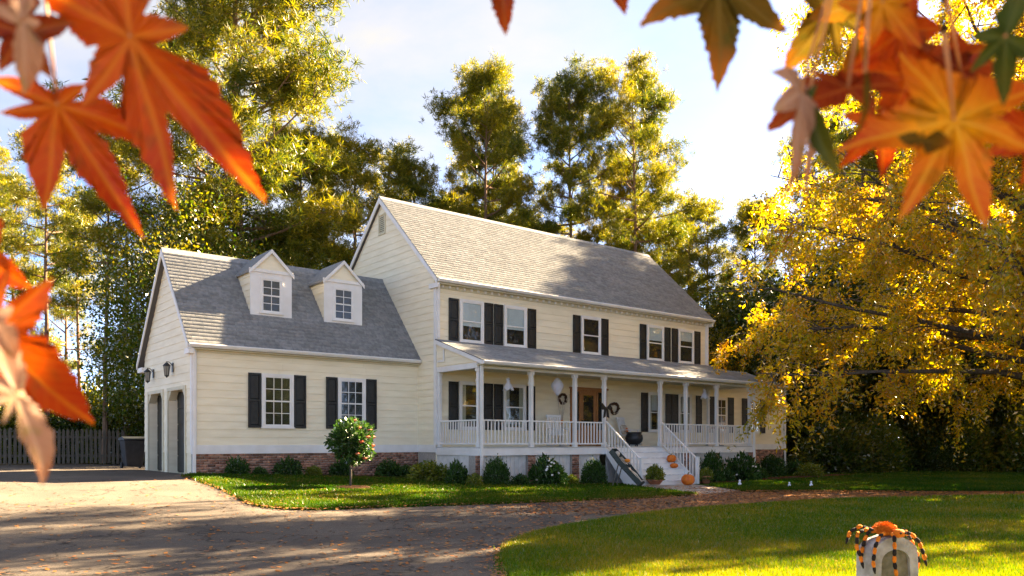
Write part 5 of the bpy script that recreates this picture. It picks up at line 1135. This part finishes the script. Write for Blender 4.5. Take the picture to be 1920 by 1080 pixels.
# ------------------------------------------------------------------ star-shaped autumn leaves close to the lens, on a tree beside the viewer
def star_mat(name, base, tip, vein, shade):
    m, n, l, p = new_mat(name); n.remove(p); out = [q for q in n if q.type == 'OUTPUT_MATERIAL'][0]
    at_ = n.new('ShaderNodeAttribute'); at_.attribute_name = 'leaf_uv'; sp = n.new('ShaderNodeSeparateXYZ'); l.new(at_.outputs['Vector'], sp.inputs[0])
    noi = n.new('ShaderNodeTexNoise'); noi.inputs['Scale'].default_value = 34; noi.inputs['Detail'].default_value = 5; g = n.new('ShaderNodeNewGeometry'); l.new(g.outputs['Position'], noi.inputs['Vector'])
    a = n.new('ShaderNodeMath'); a.operation = 'MULTIPLY_ADD'; a.inputs[1].default_value = .9; a.inputs[2].default_value = -.45; l.new(noi.outputs['Fac'], a.inputs[0])
    b = n.new('ShaderNodeMath'); b.operation = 'ADD'; l.new(sp.outputs['X'], b.inputs[0]); l.new(a.outputs[0], b.inputs[1])
    rp = n.new('ShaderNodeValToRGB'); e = rp.color_ramp.elements; e.new(.5)
    for q, (ps, c) in zip(e, ((.12, base), (.5, shade), (.92, tip))): q.position = ps; q.color = (*c, 1)
    l.new(b.outputs[0], rp.inputs[0])
    vr = n.new('ShaderNodeMapRange'); vr.inputs['From Min'].default_value = .006; vr.inputs['From Max'].default_value = .024; vr.inputs['To Min'].default_value = .6; vr.inputs['To Max'].default_value = 0; l.new(sp.outputs['Y'], vr.inputs['Value'])
    # side veins running out from each midrib
    s1 = n.new('ShaderNodeMath'); s1.operation = 'MULTIPLY_ADD'; s1.inputs[1].default_value = -1.1; l.new(sp.outputs['Y'], s1.inputs[0]); l.new(sp.outputs['Z'], s1.inputs[2])
    s2 = n.new('ShaderNodeMath'); s2.operation = 'MULTIPLY'; s2.inputs[1].default_value = 62; l.new(s1.outputs[0], s2.inputs[0])
    s3 = n.new('ShaderNodeMath'); s3.operation = 'SINE'; l.new(s2.outputs[0], s3.inputs[0])
    s4 = n.new('ShaderNodeMapRange'); s4.inputs['From Min'].default_value = .86; s4.inputs['From Max'].default_value = 1; s4.inputs['To Max'].default_value = .28; l.new(s3.outputs[0], s4.inputs['Value'])
    vm = n.new('ShaderNodeMath'); vm.operation = 'MAXIMUM'; l.new(vr.outputs[0], vm.inputs[0]); l.new(s4.outputs[0], vm.inputs[1])
    # brown and greenish blotches
    bn = n.new('ShaderNodeTexNoise'); bn.inputs['Scale'].default_value = 60; bn.inputs['Detail'].default_value = 3; l.new(g.outputs['Position'], bn.inputs['Vector'])
    br = n.new('ShaderNodeMapRange'); br.inputs['From Min'].default_value = .56; br.inputs['From Max'].default_value = .68; br.inputs['To Max'].default_value = .5; l.new(bn.outputs['Fac'], br.inputs['Value'])
    bx = n.new('ShaderNodeMix'); bx.data_type = 'RGBA'; l.new(br.outputs[0], bx.inputs['Factor']); l.new(rp.outputs[0], bx.inputs['A']); bx.inputs['B'].default_value = (shade[0]*.42, shade[1]*.75+.015, .006, 1)
    mx = n.new('ShaderNodeMix'); mx.data_type = 'RGBA'; l.new(vm.outputs[0], mx.inputs['Factor']); l.new(bx.outputs['Result'], mx.inputs['A']); mx.inputs['B'].default_value = (*vein, 1)
    d = n.new('ShaderNodeBsdfDiffuse'); t = n.new('ShaderNodeBsdfTranslucent'); gl = n.new('ShaderNodeBsdfGlossy'); gl.inputs['Roughness'].default_value = .38
    for s_ in (d, t): l.new(mx.outputs['Result'], s_.inputs[0])
    bp = n.new('ShaderNodeBump'); bp.inputs['Strength'].default_value = .35; bp.inputs['Distance'].default_value = .002; l.new(noi.outputs['Fac'], bp.inputs['Height'])
    for s_ in (d, gl): l.new(bp.outputs[0], s_.inputs['Normal'])
    x = n.new('ShaderNodeMixShader'); x.inputs[0].default_value = .4; l.new(d.outputs[0], x.inputs[1]); l.new(t.outputs[0], x.inputs[2])
    y = n.new('ShaderNodeMixShader'); y.inputs[0].default_value = .012; l.new(x.outputs[0], y.inputs[1]); l.new(gl.outputs[0], y.inputs[2]); l.new(y.outputs[0], out.inputs[0])
    return m
SM = {'orange': star_mat('orange_star_leaf', (.56, .088, .001), (.36, .024, .001), (.62, .19, .006), (.47, .052, .001)),
      'golden': star_mat('golden_star_leaf', (.78, .33, .003), (.52, .05, .002), (.80, .40, .02), (.70, .18, .003)),
      'red': star_mat('red_star_leaf', (.22, .025, .004), (.40, .06, .004), (.40, .12, .02), (.30, .04, .004)),
      'olive': star_mat('olive_star_leaf', (.11, .075, .006), (.50, .15, .005), (.20, .13, .02), (.14, .08, .005)),
      'green': star_mat('green_star_leaf', (.06, .09, .008), (.10, .10, .010), (.13, .15, .03), (.065, .085, .008)),
      'pale': star_mat('pale_pink_star_leaf', (.46, .28, .18), (.42, .15, .05), (.55, .40, .28), (.45, .25, .15))}
def star_mesh(lobes, key, curl=.25, fold=.35, seed_=0):
    """lobes: list of (angle in degrees, length); outline runs out and back along each lobe"""
    rn = random.Random(seed_); lobes = sorted(lobes); n = len(lobes); out = []
    for i, (a, ln) in enumerate(lobes):
        pa, na = lobes[(i-1) % n][0]-(360 if i == 0 else 0), lobes[(i+1) % n][0]+(360 if i == n-1 else 0)
        for side, gap in ((-1, a-pa), (1, na-a)):
            g = min(gap, 95)/2; base_r = .42*min(ln, 1) if gap < 110 else .10
            b0 = base_r/ln; row = [((b0+(1-b0)*t_)*ln, w_) for t_, w_ in ((0, 1.0), (.10, .80), (.24, .62), (.40, .45), (.58, .29), (.76, .155), (.90, .06))]
            fine = []
            for (r_a, w_a), (r_b, w_b) in zip(row, row[1:]+[(ln, 0)]):
                for t_ in (0, .34, .67): fine.append((r_a+(r_b-r_a)*t_, (w_a+(w_b-w_a)*t_)*(1+(.09 if t_ == .34 else -.05))))
            row = [(r*(1+rn.uniform(-.03, .03)), a+side*g*w*rn.uniform(.93, 1.07), w) for r, w in fine]
            if side < 0: out += [(r, q, a, ln) for r, q, w in row]+[(ln, a, a, ln)]
            else: out += [(r, q, a, ln) for r, q, w in row[::-1]]
    rings = (.0, .2, .4, .6, .8, 1.0); V, UV, m = [], [], len(out); ph = rn.uniform(0, 6)
    for f in rings[1:]:
        for r, q, a, ln in out:
            rr, t = r*f, math.radians(q); lat = rr*math.sin(math.radians(q-a)); z = -curl*rr*rr*(1+.4*math.sin(a*.05+ph))+fold*abs(lat)*.6+.05*math.sin(rr*8+a+ph)*rr+.02*math.sin(q*.11+ph)*rr
            V.append((rr*math.cos(t), rr*math.sin(t), z)); UV.append((min(1, rr), abs(lat), rr*math.cos(math.radians(q-a))))
    V.append((0, 0, 0)); UV.append((0, 0, 0)); c = len(V)-1; Fs = [(c, i, (i+1) % m) for i in range(m)]
    for k in range(len(rings)-2): Fs += [(k*m+i, (k+1)*m+i, (k+1)*m+(i+1) % m, k*m+(i+1) % m) for i in range(m)]
    me = bpy.data.meshes.new('leaf'); me.from_pydata(V, [], Fs); at_ = me.attributes.new('leaf_uv', 'FLOAT_VECTOR', 'POINT'); at_.data.foreach_set('vector', np.array(UV, np.float32).ravel())
    for p_ in me.polygons: p_.use_smooth = True
    me.materials.append(SM[key]); me.update(); return me
cR, cU, cB = Vector((CT, -ST, 0)), Vector((0, 0, 1)), Vector((-ST, -CT, 0))        # right, up and back of the viewer
gum = thing('sweetgum_tree', (2.5, -1.4, float(gz(0, 0))), 'autumn tree with orange star-shaped leaves hanging close in the foreground', 'tree')
def star_leaf(px, py, depth, size_px, lobes, key, yaw=0, pitch=0, curl=.25, fold=.35, stem=None, seed_=0):
    """a leaf centred on a point of space; lobe angles run anticlockwise as seen by the viewer, lengths are relative to its size"""
    c = at(px, py, depth); s = size_px*depth/F
    o = link('leaf', star_mesh(lobes, key, curl, fold, seed_), gum, c)
    rot = Matrix((cR, cU, cB)).transposed(); tw = Matrix.Rotation(math.radians(yaw), 3, 'Y') @ Matrix.Rotation(math.radians(pitch), 3, 'X')
    o.matrix_basis = Matrix.Translation(c-WL[gum.name]) @ (rot @ tw).to_4x4() @ Matrix.Scale(s, 4)
    if stem:
        e = at(stem[0], stem[1], depth*stem[2]); mid = (c+e)/2+Vector((0, 0, .004)); MB().tube([c, mid, e], [.0011, .0010, .0016], 6).build('leaf_stalk', M['stalk'], gum, True)
    return o
M['stalk'] = mat('leaf_stalk', (.45, .17, .05), (.60, .30, .12), rough=.5, scale=40)
TW = [(-160, -260, .62), (40, -150, .60)]
# left cluster
star_leaf(108, 198, .50, 262, [(-96, .76), (-58, 1.08), (-15, .74), (42, .26), (160, .50), (190, .40)], 'orange', 8, -6, .15, .4, (70, -120, 1.06), 1)
star_leaf(245, 70, .47, 380, [(-78, .86), (-53, 1.0), (6, .30), (95, .62), (150, .55), (-132, .42)], 'orange', -8, 6, .12, .3, (180, -200, 1.1), 2)
star_leaf(40, 60, .46, 170, [(-60, .5), (20, .55), (95, .9), (170, .8), (-120, .5)], 'red', 20, 20, .3, .4, (30, -140, 1.05), 3)
star_leaf(40, 40, .40, 130, [(-75, .95), (100, .8), (170, .5), (20, .3)], 'pale', 55, 10, .4, .4, (60, -140, 1.1), 4)
star_leaf(-20, 625, .45, 250, [(-48, .95), (45, .62), (75, .5), (150, .9), (-110, .6)], 'orange', 12, 8, .3, .5, (-140, 560, 1.05), 5)
star_leaf(-40, 480, .46, 120, [(-35, .85), (60, .7), (140, .9), (-120, .6)], 'orange', 0, 10, .3, .4, (-150, 420, 1.05), 6)
star_leaf(30, 740, .42, 200, [(-68, .92), (-112, .3), (95, .85), (140, .4), (-160, .3)], 'pale', 62, -8, .5, .6, (-140, 640, 1.05), 7)
star_leaf(-14, 600, .40, 110, [(-60, .8), (40, .4), (110, .8), (170, .8)], 'pale', 40, 10, .4, .4, (-150, 560, 1.05), 8)
# right cluster
star_leaf(1345, -25, .55, 205, [(-90, .95), (-152, .82), (-30, .78), (60, .8), (130, .8)], 'olive', 6, -10, .15, .3, (1420, -170, 1.05), 11)
star_leaf(938, -40, .60, 100, [(-80, .95), (-20, .6), (50, .8), (130, .8), (-160, .5)], 'red', 10, 10, .2, .4, (960, -200, 1.05), 12)
star_leaf(1142, -60, .60, 90, [(-62, .95), (-130, .6), (30, .8), (120, .8)], 'red', 10, 10, .2, .4, (1160, -200, 1.05), 13)
star_leaf(1640, -5, .56, 165, [(-100, .95), (-40, .72), (-155, .85), (40, .8), (120, .8)], 'olive', 25, 12, .2, .4, (1650, -170, 1.05), 14)
star_leaf(1655, 5, .53, 120, [(-52, .95), (-110, .8), (10, .6), (100, .8), (170, .7)], 'golden', -18, 8, .2, .4, (1690, -170, 1.05), 15)
star_leaf(1590, 165, .50, 205, [(-152, .96), (18, .92), (-75, .45), (70, .55), (130, .5)], 'red', 8, -38, .25, .5, (1640, -150, 1.08), 16)
star_leaf(1500, 172, .47, 195, [(-98, 1.0), (-148, .62), (-62, .92), (165, .42), (70, .2)], 'pale', 42, -8, .25, .7, (1600, -150, 1.1), 17)
star_leaf(1512, 195, .48, 150, [(-72, .95), (-110, .4), (60, .25)], 'green', -48, 0, .2, .7, (1600, -150, 1.1), 18)
star_leaf(1622, 135, .45, 160, [(-92, .95), (-60, .5), (90, .5), (30, .3)], 'olive', 60, 0, .2, .5, (1640, -160, 1.1), 19)
star_leaf(1788, 226, .46, 225, [(-76, .96), (-118, .92), (-168, .95), (-20, .72), (24, .85), (118, .78)], 'golden', -6, -8, .12, .35, (1770, 60, .96), 20)
star_leaf(1725, 262, .452, 74, [(-8, .95), (172, .6), (82, .22), (-98, .22)], 'olive', 0, 35, .2, .5, None, 21)
star_leaf(1885, 70, .44, 125, [(-90, .95), (-140, .6), (165, .5), (-40, .85), (70, .8)], 'green', -28, 10, .3, .5, (1920, -150, 1.05), 22)
star_leaf(1940, 255, .50, 130, [(160, .9), (-160, .8), (-90, .7), (30, .8), (90, .8)], 'orange', 10, 10, .2, .4, (1990, 60, 1.05), 23)
star_leaf(1690, 60, .55, 125, [(-60, .9), (10, .8), (80, .7), (-140, .8), (150, .7)], 'orange', 10, 20, .2, .4, (1690, -150, 1.05), 24)
star_leaf(1560, 20, .58, 150, [(-125, .95), (-70, .6), (-20, .6), (60, .8), (150, .7)], 'olive', 15, 10, .2, .4, (1600, -165, 1.0), 31)
star_leaf(1705, 140, .56, 165, [(-50, .85), (15, .9), (-110, .8), (170, .7), (80, .6)], 'orange', -12, 15, .2, .4, (1690, -150, 1.02), 32)
star_leaf(1800, 130, .55, 130, [(-160, .8), (20, .85), (80, .9), (140, .8), (-70, .5)], 'red', 10, -15, .2, .4, (1765, -40, .85), 33)
star_leaf(1655, 230, .57, 110, [(-130, .95), (-80, .9), (170, .7), (60, .6), (0, .6)], 'orange', 5, 10, .2, .4, (1690, -150, 1.0), 34)
# twigs, limbs and trunk that carry them
def twig(pts, r0, r1, name='twig'):
    n = len(pts); MB().tube(pts, [r0+(r1-r0)*k/(n-1) for k in range(n)], 7).build(name, M['darkbark'], gum, True)
tl, tr2 = at(-420, -420, .72), at(2250, -520, .75)
twig([tl, at(-200, -300, .60), at(60, -150, .53), at(200, -205, .52)], .009, .003)
twig([at(-420, -420, .72), at(-260, 150, .56), at(-160, 420, .48), at(-145, 600, .47), at(-140, 640, .44)], .008, .003)
twig([tr2, at(1950, -260, .64), at(1690, -155, .575), at(1400, -175, .575), at(1150, -200, .63), at(955, -205, .63)], .009, .003)
twig([at(1950, -260, .64), at(1985, -60, .53), at(1990, 60, .52)], .005, .003); twig([at(1690, -155, .575), at(1765, -40, .45), at(1770, 62, .442)], .004, .002)
root = WL[gum.name]; top = root+Vector((.05, .05, 3.6))
twig([top, Vector((1.2, -1.0, 3.3)), Vector((-.2, -.2, 2.3)), at(-700, -700, 1.0), tl], .06, .010, 'limb')
twig([top+Vector((0, 0, -.5)), Vector((1.9, -.6, 2.6)), at(2500, -700, 1.15), tr2], .05, .010, 'limb')
MB().tube([root+Vector((0, 0, -.1)), root+Vector((.02, .05, 1.6)), top, top+Vector((.1, .1, 2.5)), top+Vector((.1, .2, 6))], [.2, .16, .13, .10, .03], 12).build('trunk', M['darkbark'], gum, True)
C, D = [], []                                              # the rest of its crown, beside and above the viewer
for k in range(46):
    a = rng.uniform(0, 6.28); h = rng.uniform(1.9, 7.2); R__ = rng.uniform(.5, 1.0)*2.6*math.sqrt(max(.1, 1-((h-4.2)/3.6)**2)); c0 = np.array([root.x, root.y, root.z])+np.array([R__*math.cos(a), R__*math.sin(a), h])
    if c0[0]*ST+c0[1]*CT > .25 and (c0[0]*CT-c0[1]*ST) < 1.15*(c0[0]*ST+c0[1]*CT)+.9 and (c0[2]-EYE) < 1.0*(c0[0]*ST+c0[1]*CT)+1.2: continue      # that side of the crown is bare but for the twigs in view
    twig([Vector((root.x, root.y, root.z+h*.85)), Vector(((root.x+c0[0])/2, (root.y+c0[1])/2, c0[2]-.1)), Vector(c0)], .02, .006, 'limb')
    m_ = 150; C.append(c0+rng.normal(size=(m_, 3))*np.array([.36, .36, .30])); D.append(unit(rsph(m_)+np.array([0, 0, -.5])))
# leafy boughs over the viewer's right shoulder, unseen, added to shade the near leaves
for k in range(26):
    c0 = np.array([rng.uniform(1.7, 3.4), rng.uniform(-.9, .75), 0]); c0[2] = 1.15+.57*c0[0]+rng.uniform(-.45, .55)
    twig([Vector((root.x, root.y, c0[2]-.2)), Vector(((root.x+c0[0])/2, (root.y+c0[1])/2, c0[2]+.05)), Vector(c0)], .016, .005, 'limb')
    m_ = 90; C.append(c0+rng.normal(size=(m_, 3))*np.array([.24, .22, .20])); D.append(unit(rsph(m_)+np.array([0, 0, -.5])))
C, D = np.concatenate(C), np.concatenate(D)
dd = C[:, 0]*ST+C[:, 1]*CT; ll = C[:, 0]*CT-C[:, 1]*ST; keep = (dd < .08) | (np.abs(ll) > .75*dd+.15) | ((C[:, 2]-EYE) > .62*dd+.2); C, D = C[keep], D[keep]; n = len(C)
link('crown', crown_mesh('crown', C-np.array(root), D, .10*rng.uniform(.7, 1.25, n), .075*rng.uniform(.7, 1.2, n), L['gum']), gum, root)
